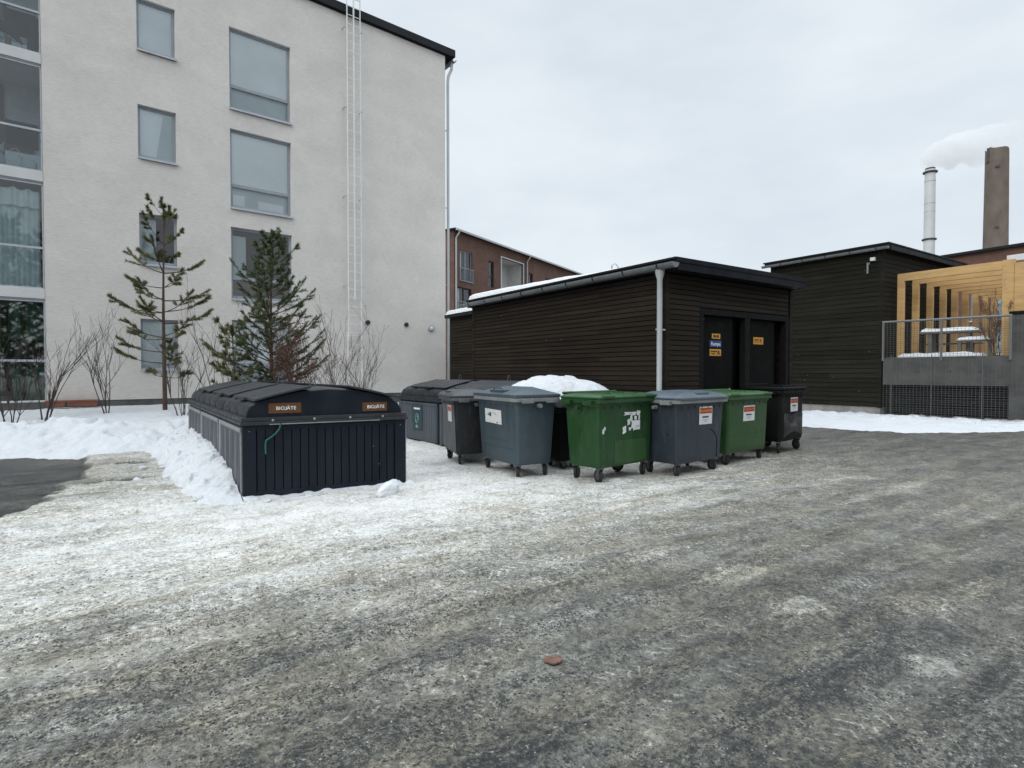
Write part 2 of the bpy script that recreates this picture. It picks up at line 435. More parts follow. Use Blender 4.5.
M['sign_brown'] = pmat('brown_sign', (0.095, 0.036, 0.010), 0.5, 0.1)
M['white_ink'] = pmat('white_ink', (0.75, 0.75, 0.73), 0.6, 0.04)
M['sign_teal'] = pmat('dark_teal_sign', (0.026, 0.045, 0.058), 0.5, 0.15)
M['teal_ink'] = pmat('teal_ink', (0.12, 0.33, 0.31), 0.6, 0.1)
M['cord'] = pmat('teal_cord', (0.0, 0.095, 0.075), 0.6, 0.1)
M['sign_yellow'] = pmat('yellow_sign', (0.55, 0.27, 0.012), 0.5, 0.12)
M['sign_blue'] = pmat('blue_sign', (0.006, 0.045, 0.19), 0.45, 0.1)
M['black_ink'] = pmat('black_ink', (0.02, 0.02, 0.02), 0.6, 0.1)
M['orange_ink'] = pmat('orange_ink', (0.55, 0.14, 0.035), 0.6, 0.15)
M['red_ink'] = pmat('red_ink', (0.50, 0.085, 0.035), 0.6, 0.15)
M['orange_dark'] = pmat('dark_orange_ink', (0.26, 0.06, 0.02), 0.6, 0.15)
M['paper'] = pmat('white_sticker', (0.62, 0.63, 0.64), 0.55, 0.06)
M['paper_old'] = pmat('worn_sticker', (0.60, 0.61, 0.61), 0.7, 0.12, 20)
M['grey_ink'] = pmat('grey_ink', (0.28, 0.28, 0.30), 0.6, 0.1)
def binplastic(n, c, d=(0.09, 0.09, 0.085), amt=0.38, rough=0.42, spec=0.35):
    return pmat(n, c, rough, 0.2, 3.0, (1, 1, 0.45), 0.05, 180, spec=spec, dirt=d, dirt_amt=amt)
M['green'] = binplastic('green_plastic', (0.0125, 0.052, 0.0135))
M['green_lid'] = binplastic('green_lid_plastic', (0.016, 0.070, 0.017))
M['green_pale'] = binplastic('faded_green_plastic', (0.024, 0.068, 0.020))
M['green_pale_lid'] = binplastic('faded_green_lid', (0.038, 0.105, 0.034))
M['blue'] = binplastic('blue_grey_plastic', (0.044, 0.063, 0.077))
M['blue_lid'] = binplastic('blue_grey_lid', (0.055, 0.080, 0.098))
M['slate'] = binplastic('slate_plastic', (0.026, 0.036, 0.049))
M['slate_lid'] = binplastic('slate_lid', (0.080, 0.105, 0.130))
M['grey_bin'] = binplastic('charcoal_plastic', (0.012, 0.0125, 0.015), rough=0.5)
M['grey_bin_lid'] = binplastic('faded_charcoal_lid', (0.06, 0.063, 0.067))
M['rim_grey'] = binplastic('worn_grey_rim', (0.19, 0.20, 0.20), rough=0.55)
M['weathered'] = binplastic('weathered_grey_plastic', (0.085, 0.09, 0.095), (0.2, 0.2, 0.2), 0.5, 0.55)
M['black_bin'] = binplastic('black_plastic', (0.0040, 0.0042, 0.0046), amt=0.05, rough=0.6, spec=0.15)
M['black_gloss'] = pmat('glossy_black_plate', (0.009, 0.0095, 0.010), 0.30, 0.2, 2, spec=0.5, bump=0.15, bscale=3.0)
M['rubber'] = pmat('black_rubber', (0.016, 0.016, 0.017), 0.8, 0.2)
M['fork'] = pmat('steel_fork', (0.13, 0.132, 0.135), 0.5, 0.2, 20, metal=0.5)
M['hub'] = pmat('grey_hub', (0.07, 0.07, 0.07), 0.5, 0.15, 20)
M['bark'] = pmat('pine_bark', (0.075, 0.048, 0.036), 0.95, 0.35, 9, (1, 1, 0.4), bump=0.5, bscale=40)
M['needle'] = pmat('pine_needles', (0.118, 0.122, 0.042), 0.7, 0.4, 5)
M['needle_dark'] = pmat('dark_pine_needles', (0.078, 0.100, 0.040), 0.7, 0.4, 4)
M['twig'] = pmat('dark_twigs', (0.050, 0.040, 0.036), 0.9, 0.3, 8)
M['twig_red'] = pmat('reddish_twigs', (0.090, 0.055, 0.046), 0.9, 0.3, 8)
M['dead_leaf'] = pmat('dead_brown_leaves', (0.105, 0.050, 0.030), 0.9, 0.4, 6)
M['terracotta'] = pmat('terracotta', (0.22, 0.09, 0.06), 0.8, 0.2, 5)
M['cloth_dark'] = pmat('dark_teal_cloth', (0.018, 0.028, 0.036), 0.9, 0.2, 3)
M['cloth_blue'] = pmat('blue_cloth', (0.045, 0.11, 0.14), 0.9, 0.2, 3)
M['bag'] = pmat('pale_bag', (0.42, 0.46, 0.46), 0.85, 0.1, 6)
M['brown_post'] = pmat('brown_post', (0.09, 0.065, 0.045), 0.8, 0.2, 3)
M['rust'] = pmat('rusty_leaf', (0.15, 0.085, 0.062), 0.85, 0.35, 40, bump=0.3, bscale=90)

# ------------------------------------------------------------------ mesh building
class MB:
    def __init__(self):
        self.v = []; self.f = []; self.mi = []
    def add(self, verts, faces, m=0):
        o = len(self.v)
        self.v.extend([tuple(p) for p in verts])
        for f in faces:
            self.f.append(tuple(i + o for i in f)); self.mi.append(m)
        return self
    def box(self, x0, x1, y0, y1, z0, z1, m=0, X=None):
        vs = [(x0, y0, z0), (x1, y0, z0), (x1, y1, z0), (x0, y1, z0), (x0, y0, z1), (x1, y0, z1), (x1, y1, z1), (x0, y1, z1)]
        if X is not None: vs = [X @ Vector(p) for p in vs]
        return self.add(vs, [(3, 2, 1, 0), (4, 5, 6, 7), (0, 1, 5, 4), (1, 2, 6, 5), (2, 3, 7, 6), (3, 0, 4, 7)], m)
    def quad(self, a, b, c, d, m=0):
        return self.add([a, b, c, d], [(0, 1, 2, 3)], m)
    def tube(self, pts, rad, n=6, m=0, caps=True):
        pts = [Vector(p) for p in pts]
        if not isinstance(rad, (list, tuple)): rad = [rad] * len(pts)
        rings = []; up = None
        for i, p in enumerate(pts):
            t = (pts[min(i + 1, len(pts) - 1)] - pts[max(i - 1, 0)])
            if t.length < 1e-9: t = Vector((0, 0, 1))
            t.normalize()
            if up is None:
                up = Vector((0, 0, 1)) if abs(t.z) < 0.9 else Vector((1, 0, 0))
            a = t.cross(up)
            if a.length < 1e-6: a = t.cross(Vector((0.3, 1, 0.2)))
            a.normalize(); b = a.cross(t); up = b.cross(a) * -1 if False else up
            rings.append([p + (a * math.cos(q) + b * math.sin(q)) * rad[i] for q in [2 * math.pi * j / n for j in range(n)]])
        vs = [q for r in rings for q in r]
        fs = []
        for i in range(len(pts) - 1):
            for j in range(n):
                k = (j + 1) % n
                fs.append((i * n + j, i * n + k, (i + 1) * n + k, (i + 1) * n + j))
        if caps:
            fs.append(tuple(range(n))[::-1]); fs.append(tuple((len(pts) - 1) * n + j for j in range(n)))
        return self.add(vs, fs, m)
    def lathe(self, prof, n=24, c=(0, 0, 0), axis='z', m=0, caps=True):
        vs = []; fs = []
        for (r, h) in prof:
            for j in range(n):
                a = 2 * math.pi * j / n
                x, y = r * math.cos(a), r * math.sin(a)
                p = (x, y, h) if axis == 'z' else ((h, x, y) if axis == 'x' else (x, h, y))
                vs.append((p[0] + c[0], p[1] + c[1], p[2] + c[2]))
        for i in range(len(prof) - 1):
            for j in range(n):
                k = (j + 1) % n
                fs.append((i * n + j, i * n + k, (i + 1) * n + k, (i + 1) * n + j))
        if caps:
            fs.append(tuple(range(n))[::-1]); fs.append(tuple((len(prof) - 1) * n + j for j in range(n)))
        return self.add(vs, fs, m)
    def loft(self, rings, m=0, cap0=True, cap1=True):
        n = len(rings[0]); vs = [p for r in rings for p in r]; fs = []
        for i in range(len(rings) - 1):
            for j in range(n):
                k = (j + 1) % n
                fs.append((i * n + j, i * n + k, (i + 1) * n + k, (i + 1) * n + j))
        if cap0: fs.append(tuple(range(n))[::-1])
        if cap1: fs.append(tuple((len(rings) - 1) * n + j for j in range(n)))
        return self.add(vs, fs, m)
    def extrude(self, poly, d, m=0):
        """poly: list of 3D points (planar), d: Vector"""
        n = len(poly); d = Vector(d)
        vs = [Vector(p) for p in poly] + [Vector(p) + d for p in poly]
        fs = [tuple(range(n))[::-1], tuple(n + j for j in range(n))]
        for j in range(n):
            k = (j + 1) % n
            fs.append((j, k, n + k, n + j))
        return self.add(vs, fs, m)
    def build(self, name, mats, parent=None, smooth=False, bevel=0.0, seg=2, xf=None, fixn=True):
        me = bpy.data.meshes.new(name)
        vs = self.v if xf is None else [xf(p) for p in self.v]
        me.from_pydata([tuple(p) for p in vs], [], self.f)
        if not isinstance(mats, (list, tuple)): mats = [mats]
        for mm in mats: me.materials.append(M[mm] if isinstance(mm, str) else mm)
        me.polygons.foreach_set('material_index', self.mi)
        if bevel > 0 or fixn:
            bm = bmesh.new(); bm.from_mesh(me)
            if fixn: bmesh.ops.recalc_face_normals(bm, faces=bm.faces[:])
            if bevel > 0:
                ed = [e_ for e_ in bm.edges if len(e_.link_faces) == 2 and e_.calc_face_angle(0) > R(28)]
                bmesh.ops.bevel(bm, geom=ed, offset=bevel, segments=seg, profile=0.6, affect='EDGES', clamp_overlap=True)
            bm.to_mesh(me); bm.free()
        if smooth:
            me.polygons.foreach_set('use_smooth', [True] * len(me.polygons))
            try: me.set_sharp_from_angle(angle=R(38))
            except Exception: pass
        me.update()
        o = bpy.data.objects.new(name, me)
        COL.objects.link(o)
        if parent is not None: o.parent = parent
        return o

def tag(o, label=None, cat=None, group=None, kind=None):
    if label: o['label'] = label
    if cat: o['category'] = cat
    if group: o['group'] = group
    if kind: o['kind'] = kind
    return o
def thing(name, label, cat, loc=(0, 0, 0), rz=0.0, group=None):
    o = bpy.data.objects.new(name, None)
    o.empty_display_size = 0.2
    o.location = loc; o.rotation_euler = (0, 0, rz)
    COL.objects.link(o)
    return tag(o, label, cat, group)
def grid_obj(name, xs, ys, Z, mats, attrs=None, parent=None, keep=None):
    nx, ny = len(xs), len(ys)
    X, Y = np.meshgrid(xs, ys)
    co = np.stack([X, Y, Z], -1).reshape(-1, 3)
    idx = np.arange(nx * ny).reshape(ny, nx)
    q = np.stack([idx[:-1, :-1], idx[:-1, 1:], idx[1:, 1:], idx[1:, :-1]], -1).reshape(-1, 4)
    if keep is not None:
        kk = keep[:-1, :-1] | keep[:-1, 1:] | keep[1:, 1:] | keep[1:, :-1]
        q = q[kk.reshape(-1)]
        used = np.unique(q); remap = np.full(nx * ny, -1); remap[used] = np.arange(len(used))
        co = co[used]; q = remap[q]
    else: used = None
    me = bpy.data.meshes.new(name)
    me.vertices.add(len(co)); me.vertices.foreach_set('co', co.astype(np.float32).ravel())
    me.loops.add(q.size); me.loops.foreach_set('vertex_index', q.astype(np.int32).ravel())
    me.polygons.add(len(q)); me.polygons.foreach_set('loop_start', np.arange(0, q.size, 4, dtype=np.int32))
    me.polygons.foreach_set('loop_total', np.full(len(q), 4, dtype=np.int32))
    me.update(calc_edges=True)
    me.polygons.foreach_set('use_smooth', np.ones(len(q), dtype=bool))
    for k, a in (attrs or {}).items():
        at = me.attributes.new(k, 'FLOAT', 'POINT')
        a = a.reshape(-1)
        if used is not None: a = a[used]
        at.data.foreach_set('value', a.astype(np.float32))
    me.materials.append(M[mats]); me.validate()
    o = bpy.data.objects.new(name, me); COL.objects.link(o)
    if parent is not None: o.parent = parent
    return o
def text_mesh(name, body, size, mat, parent, X, depth=0.002):
    """flat raised lettering; the built-in font hangs its J below the line, so J is drawn here"""
    def piece(txt, align):
        c = bpy.data.curves.new(name, 'FONT')
        c.body = txt; c.size = size; c.align_x = align; c.align_y = 'BOTTOM_BASELINE'; c.extrude = depth
        c.offset = size * 0.010; c.space_character = 1.06
        t = bpy.data.objects.new(name, c); COL.objects.link(t)
        dg = bpy.context.evaluated_depsgraph_get()
        me = bpy.data.meshes.new_from_object(t.evaluated_get(dg))
        bpy.data.objects.remove(t); bpy.data.curves.remove(c)
        return me
    bm = bmesh.new(); cap = size * 0.70
    if 'J' in body:
        a, b = body.split('J'); w = size * 0.22
        for txt, al, dx in ((a, 'RIGHT', -w), (b, 'LEFT', w * .75)):
            me = piece(txt, al); me.transform(Matrix.Translation((dx, -cap / 2, 0))); bm.from_mesh(me); bpy.data.meshes.remove(me)
        st = size * .115; r_ = size * .15
        pts = [(w * .35, cap / 2)] + [(w * .35 - r_ + r_ * math.cos(q), -cap / 2 + r_ + r_ * math.sin(q)) for q in [-k * math.pi / 8 for k in range(8)]]
        for k in range(len(pts) - 1):
            p, q = Vector((*pts[k], 0)), Vector((*pts[k + 1], 0)); n_ = Vector((-(q - p).y, (q - p).x, 0)).normalized() * st / 2
            vs = [bm.verts.new(p_ + Vector((0, 0, z))) for z in (-depth, depth) for p_ in (p - n_, p + n_, q + n_, q - n_)]
            for f_ in ((0, 1, 2, 3), (7, 6, 5, 4), (0, 4, 5, 1), (1, 5, 6, 2), (2, 6, 7, 3), (3, 7, 4, 0)): bm.faces.new([vs[i] for i in f_])
    else:
        me = piece(body, 'CENTER'); me.transform(Matrix.Translation((0, -cap / 2, 0))); bm.from_mesh(me); bpy.data.meshes.remove(me)
    me = bpy.data.meshes.new(name); bm.to_mesh(me); bm.free()
    me.transform(X); me.materials.clear(); me.materials.append(M[mat])
    me.polygons.foreach_set('material_index', [0] * len(me.polygons))
    o = bpy.data.objects.new(name, me); COL.objects.link(o); o.parent = parent
    return o
def frame(o, ex, ey):
    """matrix whose local x, y are ex, ey and origin o"""
    ex = Vector(ex).normalized(); ey = Vector(ey).normalized(); ez = ex.cross(ey)
    return Matrix(((ex.x, ey.x, ez.x, o[0]), (ex.y, ey.y, ez.y, o[1]), (ex.z, ey.z, ez.z, o[2]), (0, 0, 0, 1)))

# ================================================================== GROUND
def axis(parts):
    out = []
    for a, b, s in parts: out += list(np.arange(a, b - 1e-6, s))
    out.append(parts[-1][1]); return np.array(out)
xs = axis([(-420, -60, 40), (-60, -16, 4), (-16, -5, 0.5), (-5, -2.4, 0.1), (-2.4, 5, 0.03), (5, 10, 0.05), (10, 18, 0.1), (18, 30, 0.5), (30, 70, 5), (70, 420, 50)])
ys = axis([(-420, -60, 40), (-60, -10, 5), (-10, 0.4, 0.5), (0.4, 6.5, 0.03), (6.5, 11, 0.05), (11, 16, 0.08), (16, 26, 0.4), (26, 70, 4), (70, 420, 50)])
GX, GY = np.meshgrid(xs, ys)
CLEAN = [(0.02, 13.2, 0.68), (0.66, 12.77, 0.8), (4.82, 9.97, 0.84), (5.46, 9.54, 0.8), (11.21, 5.66, 0.70), (12.33, 4.9, 0.42), (13.29, 4.26, 0.38), (14.25, 3.61, 0.36), (12.92, 6.74, 0.42), (14.42, 5.74, 0.37), (15.91, 4.73, 0.36), (-0.12, 11.27, 0.55), (0.42, 10.9, 0.7), (3.94, 8.53, 0.84), (4.48, 8.17, 0.82), (5.84, 7.25, 0.7), (9.36, 4.88, 0.72), (10.03, 4.42, 0.60), (10.98, 3.78, 0.42), (11.93, 3.14, 0.4), (-0.78, 9.81, 0.55), (0.01, 9.28, 0.72), (0.57, 8.9, 0.85), (3.38, 7.0, 0.83), (4.39, 6.32, 0.8), (5.29, 5.72, 0.78), (6.19, 5.11, 0.75), (7.09, 4.5, 0.71), (7.77, 4.05, 0.60), (8.67, 3.44, 0.45), (9.79, 2.68, 0.42), (-0.98, 8.06, 0.7), (-0.35, 7.63, 0.74), (0.36, 7.15, 0.86), (1.17, 6.61, 0.86), (2.07, 6.0, 0.84), (2.87, 5.46, 0.76), (3.68, 4.91, 0.7), (4.58, 4.31, 0.64), (5.47, 3.7, 0.52), (6.37, 3.1, 0.45), (7.27, 2.5, 0.42), (7.98, 2.01, 0.42), (-0.78, 6.34, 0.72), (-0.07, 5.86, 0.72), (0.7, 5.34, 0.72), (1.34, 4.91, 0.69), (2.05, 4.43, 0.64), (2.75, 3.96, 0.57), (3.46, 3.48, 0.5), (4.16, 3.01, 0.46), (4.87, 2.53, 0.42), (5.57, 2.05, 0.42), (6.21, 1.63, 0.4), (-0.56, 4.96, 0.68), (-0.0, 4.59, 0.65), (0.55, 4.21, 0.62), (1.17, 3.8, 0.6), (1.72, 3.42, 0.55), (2.28, 3.05, 0.5), (2.84, 2.67, 0.45), (3.4, 2.29, 0.43), (3.95, 1.92, 0.42), (4.51, 1.54, 0.43), (4.9, 1.28, 0.42), (-0.44, 3.83, 0.55), (-0.01, 3.54, 0.54), (0.47, 3.22, 0.52), (0.9, 2.93, 0.5), (1.33, 2.64, 0.45), (1.76, 2.35, 0.38), (2.19, 2.06, 0.42), (2.62, 1.77, 0.42), (3.05, 1.47, 0.4), (3.48, 1.18, 0.42), (3.78, 0.98, 0.4), (-0.36, 3.11, 0.42), (-0.01, 2.88, 0.46), (0.38, 2.62, 0.44), (0.73, 2.38, 0.42), (1.08, 2.14, 0.42), (1.43, 1.91, 0.42), (1.78, 1.67, 0.42), (2.13, 1.43, 0.42), (2.48, 1.2, 0.38), (2.83, 0.96, 0.4),
         (7.5, 6.6, 0.74), (9.5, 6.8, 0.72), (3.0, 10.0, 0.84), (2.5, 12.5, 0.85), (-4, 9, 0.5), (-4, 4, 0.5), (-3, 1, 0.42), (6, -2, 0.4), (20, 2, 0.38), (30, 0, 0.4), (0, -8, 0.42), (-15, 5, 0.45), (-20, 20, 0.7), (20, 25, 0.6)]
num = np.zeros_like(GX); den = np.zeros_like(GX) + 1e-12
for (px, py, val) in CLEAN:
    sg = 0.13 * math.hypot(px, py) + 0.08
    w = np.exp(-np.minimum(((GX - px) ** 2 + (GY - py) ** 2) / (2 * sg * sg), 60)) + 1e-7 / (1 + (GX - px) ** 2 + (GY - py) ** 2)
    num += w * val; den += w
clean = num / den
# bare wet asphalt showing at the left
ragx = GX + 0.35 * fbm(GX * 1.1, GY * 1.1, 4, 3) + 0.1 * fbm(GX * 7, GY * 7, 3, 8)
ragy = GY + 0.35 * fbm(GX * 1.1 + 40, GY * 1.1, 4, 5)
ex_ = np.interp(ragy, [7.6, 8.3, 8.9, 9.7, 10.6, 11.6, 12.6, 13.6, 14.3, 15], [-2.2, -1.45, -1.0, -0.72, -0.55, -0.62, -0.72, -0.8, -1.2, -2.2])
asph = sstep(0.10, -0.10, ragx - ex_) * sstep(-30, -12, GX)
# little bare hole in the ice next to it
for (hx, hy, rx, ry) in ((0.02, 10.2, 0.34, 0.16), (-0.3, 10.25, 0.25, 0.12), (0.1, 12.0, 0.25, 0.15)):
    d = np.hypot((GX - hx) / rx, (GY - hy) / ry) + 0.5 * fbm(GX * 6, GY * 6, 3, 14)
    asph = np.maximum(asph, sstep(1.15, 0.75, d))
slush = sstep(1.2, 0.6, np.hypot((GX + 0.62) / 0.28, (GY - 10.45) / 0.30))
asph = asph * (1 - 0.85 * slush)
clean = clean * (1 - asph) + 0.205 * asph
clean = np.where(slush > 0.01, clean * (1 - .6 * slush) + .52 * .6 * slush, clean)
# pale ice islands on the road
for (hx, hy, rx, ry, a) in ((3.62, 1.28, 0.17, 0.10, 0.17), (3.78, 2.1, 0.35, 0.13, 0.15), (4.0, 2.75, 0.3, 0.16, 0.14), (4.9, 1.55, 0.5, 0.14, 0.10), (5.7, 2.2, 0.7, 0.16, 0.08), (2.1, 3.45, 0.7, 0.12, 0.08)):
    d = np.hypot((GX - hx) / rx, (GY - hy) / ry) + 0.45 * fbm(GX * 9, GY * 9, 4, 12)
    clean = clean + a * sstep(1.1, 0.8, d)
TR = [(2.12, 0.02), (1.28, -0.02), (3.16, -0.03), (1.72, 0.03), (2.62, -0.01), (3.85, -0.05), (4.7, -0.06), (0.75, -0.03)]
tv = np.full_like(GX, 9.0)
for (c0, sl) in TR:
    d = GY - (c0 + sl * (GX - 1.2) + 0.05 * np.sin(GX * 0.9 + c0 * 3))
    tv = np.where(np.abs(d) < np.abs(tv), d, tv)
near = np.exp(-((GX - 3) ** 2 + (GY - 3) ** 2) / 60)
clean = clean + 0.05 * fbm(GX * 0.35, GY * 2.2, 4, 31) + 0.06 * near * fbm(GX * 0.5 + 9, GY * 3.2, 4, 33)
clean = np.interp(clean, [0, .2, .36, .42, .5, .6, .7, .8, .9], [0, .2, .315, .355, .44, .55, .70, .85, .93])
clean = clean - 0.02 * sstep(4.6, 2.6, np.hypot(GX, GY)) + asph * 0.14 * fbm(GX * 0.9, GY * 3.5, 4, 77)  # asphalt term: wet sheen put into the tone as streaks
grit = np.interp(clean, [0.1, 0.22, 0.36, 0.48, 0.6, 0.72, 0.85], [0.55, 0.6, 1.0, 1.0, 0.6, 0.28, 0.05])
grit = grit * (0.55 + 0.45 * sstep(7.0, 2.0, np.hypot(GX, GY)))
rut = np.exp(-(tv / 0.11) ** 2)
ice = sstep(0.45, 0.8, clean)
GZ = 0.018 * fbm(GX * 0.8, GY * 1.4, 4, 1) + 0.010 * fbm(GX * 3, GY * 5, 3, 2) * (1 - asph)
GZ = GZ + 0.006 * fbm(GX * 13, GY * 13, 3, 4) * (1 - asph) + 0.030 * ice * sstep(0.2, 0.8, fbm(GX * 2.2, GY * 3.2, 4, 6) + .4) * 0.8
GZ = GZ - 0.012 * rut * (1 - ice) - 0.045 * asph
flat = sstep(60, 25, np.hypot(GX, GY))
GZ = GZ * flat
ground = grid_obj('ground', xs, ys, GZ, 'ground', {'clean': clean, 'track_v': tv, 'grit': grit})
tag(ground, kind='structure')

# ------------------------------------------------------------------ snow fields
def snow_yard():
    xs = np.arange(-14, 9.6, 0.05); ys = np.arange(12.3, 20.6, 0.05)
    X, Y = np.meshgrid(xs, ys)
    yf = np.interp(X, [-14, -2.0, -0.9, 0.2, 0.9, 3.2, 4.4, 5.5, 9.6], [15.0, 14.5, 13.75, 13.5, 13.3, 13.9, 14.0, 13.9, 14.6])
    yf = yf + 0.22 * fbm(X * 1.3, Y * 1.3, 4, 21) + 0.12 * fbm(X * 5, Y * 5, 3, 23)
    d = Y - yf
    hmax = np.interp(X, [-14, 3, 5, 9.6], [0.40, 0.40, 0.25, 0.2])
    z = hmax * sstep(-0.1, 1.15, d) ** 0.8 + 0.27 * sstep(1.0, 5.2, d)
    crest = np.exp(-((d - 1.0) / 0.8) ** 2) * np.interp(X, [-14, 2.5, 4, 9.6], [1, 1, .4, .3])
    c1, i1 = cells(X * 1.6 + 0.4 * fbm(X * 3, Y * 3, 2, 5), Y * 1.9, 3)
    c2, i2 = cells(X * 5, Y * 5, 7)
    z = z + crest * (0.30 * fbm(X * 0.8, Y * 0.8, 3, 41) + 0.30 * (i1 - .4) * sstep(.75, .15, c1) + 0.13 * (i2 - .3) * sstep(.7, .2, c2))
    # a flat slab of ploughed snow pushed up beside the lot
    sl = sstep(0.12, 0.0, np.abs(X - 0.0) - 0.75) * sstep(0.05, -0.02, np.abs(Y - 14.75 - 0.05 * X) - 0.42)
    z = np.maximum(z, sl * (0.44 + 0.03 * fbm(X * 4, Y * 4, 3, 2)))
    z = z + 0.02 * fbm(X * 2.5, Y * 2.5, 4, 51) + 0.012 * fbm(X * 9, Y * 9, 3, 53)
    z = np.where(d < -0.12, -0.12, z - 0.035 * sstep(0.25, -0.1, d))
    o = grid_obj('snow_field', xs, ys, z, 'snow', keep=z > -0.1)
    tag(o, kind='structure')
snow_yard()
def snow_berm():
    xs = np.arange(-0.35, 1.16, 0.022); ys = np.arange(6.7, 14.4, 0.022)
    X, Y = np.meshgrid(xs, ys)
    hc = np.interp(Y, [6.7, 7.35, 7.7, 8.2, 8.8, 9.3, 11.6, 13.7, 14.4], [-.12, -.03, 0.06, 0.18, 0.28, 0.38, 0.44, 0.38, 0.42])
    xo = np.interp(Y, [6.7, 7.3, 8, 9, 10, 12, 14.4], [0.95, 0.86, 0.72, 0.62, 0.56, 0.40, 0.2]) + 0.16 * fbm(X * 1.5, Y * 1.5, 3, 61) + 0.07 * fbm(X * 6, Y * 6, 3, 62)
    t = np.clip((X - xo) / (1.05 - xo), 0, 1.2)
    z = hc * np.clip(t, 0, 1) ** 0.75
    c1, i1 = cells(X * 4.2, Y * 4.2, 71); c2, i2 = cells(X * 9, Y * 9, 73)
    m = sstep(0.0, 0.25, t)
    z = z + m * (0.10 * (i1 - .3) * sstep(.7, .2, c1) + 0.045 * (i2 - .2) * sstep(.65, .2, c2) + 0.02 * fbm(X * 14, Y * 14, 3, 5)) * np.interp(Y, [6.7, 7.6, 8.4], [0.25, 0.45, 1])
    z = np.where((X < xo - 0.04) | (z < -.02), -0.1, z - 0.02 * sstep(0.1, 0, t))
    o = grid_obj('snow_bank', xs, ys, z, 'snow', keep=(z > -0.09))
    tag(o, 'lumpy white snow bank shovelled against the left side of the biowaste containers', 'snow bank')
snow_berm()
def snow_skirt():
    xs = np.arange(1.16, 3.35, 0.018); ys = np.arange(7.05, 7.86, 0.018)
    X, Y = np.meshgrid(xs, ys)
    yw = 7.70 - .085 * (X - 1.17)
    yo = yw - .12 - .12 * (fbm(X * 2.2, X * 0, 3, 131) + .5) - .05 * fbm(X * 8, Y * 8, 2, 133)
    t = np.clip((Y - yo) / (yw - yo), 0, 1.1)
    c1, i1 = cells(X * 7, Y * 7, 135)
    z = .075 * t ** .7 * (.55 + .6 * fbm(X * 1.6, Y * .5, 3, 137)) + sstep(0, .3, t) * .05 * (i1 - .35) * sstep(.7, .2, c1)
    z = np.where((Y < yo) | (Y > yw + .03) | (z < 0), -.1, z)
    o = grid_obj('snow_strip', xs, ys, z, 'snow', keep=z > -.09)
    tag(o, 'thin crumbly snow strip along the front foot of the nearest biowaste container', 'snow strip')
snow_skirt()
def snow_ridge():
    xs = np.arange(14.8, 24.2, 0.07); ys = np.arange(1.0, 13.2, 0.07)
    X, Y = np.meshgrid(xs, ys)
    xf = np.interp(Y, [1, 3.5, 5.0, 5.5, 6.7, 8.9, 13.2], [21.5, 21.0, 19.8, 18.2, 16.9, 16.2, 16.0]) + 0.5 * fbm(X * .7, Y * .7, 4, 81) + 0.15 * fbm(X * 4, Y * 4, 2, 83)
    d = X - xf
    c1, i1 = cells(X * 1.4, Y * 1.4, 91); c2, i2 = cells(X * 3.5, Y * 3.5, 92)
    z = 0.03 * sstep(0, 1.2, d) + 0.05 * np.exp(-((X - 21.2 + .4 * fbm(Y * .5, Y * 0, 2, 4)) / 0.9) ** 2) * sstep(0, .8, d)
    z = z + sstep(0, .6, d) * (0.10 * (i1 - .35) * sstep(.7, .2, c1) + 0.07 * (i2 - .3) * sstep(.7, .2, c2)) * sstep(19.0, 20.5, X)
    z = z + 0.015 * fbm(X * 3, Y * 3, 3, 9)
    z = np.where(d < -0.1, -0.1, z - 0.03 * sstep(.2, -.1, d))
    o = grid_obj('snow_ridge', xs, ys, z, 'snow', keep=z > -0.09)
    tag(o, 'low ridge of ploughed snow below the tall dark building and meshed wall', 'snow ridge')
snow_ridge()
def snow_heap():
    xs = np.arange(4.9, 8.62, 0.03); ys = np.arange(7.0, 10.8, 0.03)
    X, Y = np.meshgrid(xs, ys)
    u = (X - 6.84) * 0.83 - (Y - 8.62) * 0.56; w = (X - 6.84) * 0.56 + (Y - 8.62) * 0.83
    r = np.hypot(u / 1.95, w / 1.18) + 0.07 * fbm(X * 1.4, Y * 1.4, 4, 101)
    z = 1.56 * np.clip(1 - np.clip(r, 0, 1.2) ** 2.0, 0, 1) ** 0.8
    c1, i1 = cells(X * 3, Y * 3, 103)
    z = z + sstep(1.0, .8, r) * (0.07 * (i1 - .4) * sstep(.7, .2, c1) + 0.05 * fbm(X * 2, Y * 2, 3, 3) + 0.015 * fbm(X * 10, Y * 10, 3, 6))
    z = np.where(r > 1.02, -0.1, z)
    o = grid_obj('snow_pile', xs, ys, z, 'snow_dirty', keep=z > -0.09)
    tag(o, 'big rounded snow pile behind the green bin, against the dark waste shed', 'snow pile')
snow_heap()

def lump(name, size, seed, mat, n=3):
    bm = bmesh.new()
    bmesh.ops.create_icosphere(bm, subdivisions=n, radius=1.0)
    rr = random.Random(seed)
    ax = [Vector((rr.uniform(-1, 1), rr.uniform(-1, 1), rr.uniform(-1, 1))).normalized() for _ in range(7)]
    for v in bm.verts:
        p = v.co.copy(); k = 1.0
        for a in ax:
            dd = p.dot(a)
            if dd > 0.72: k = min(k, 0.72 / dd)
        p *= k * (1 + 0.05 * math.sin(p.x * 9 + seed) * math.cos(p.y * 8 + p.z * 7))
        v.co = Vector((p.x * size[0], p.y * size[1], p.z * size[2]))
    me = bpy.data.meshes.new(name); bm.to_mesh(me); bm.free()
    me.polygons.foreach_set('use_smooth', [True] * len(me.polygons))
    me.materials.append(M[mat])
    o = bpy.data.objects.new(name, me); COL.objects.link(o)
    return o

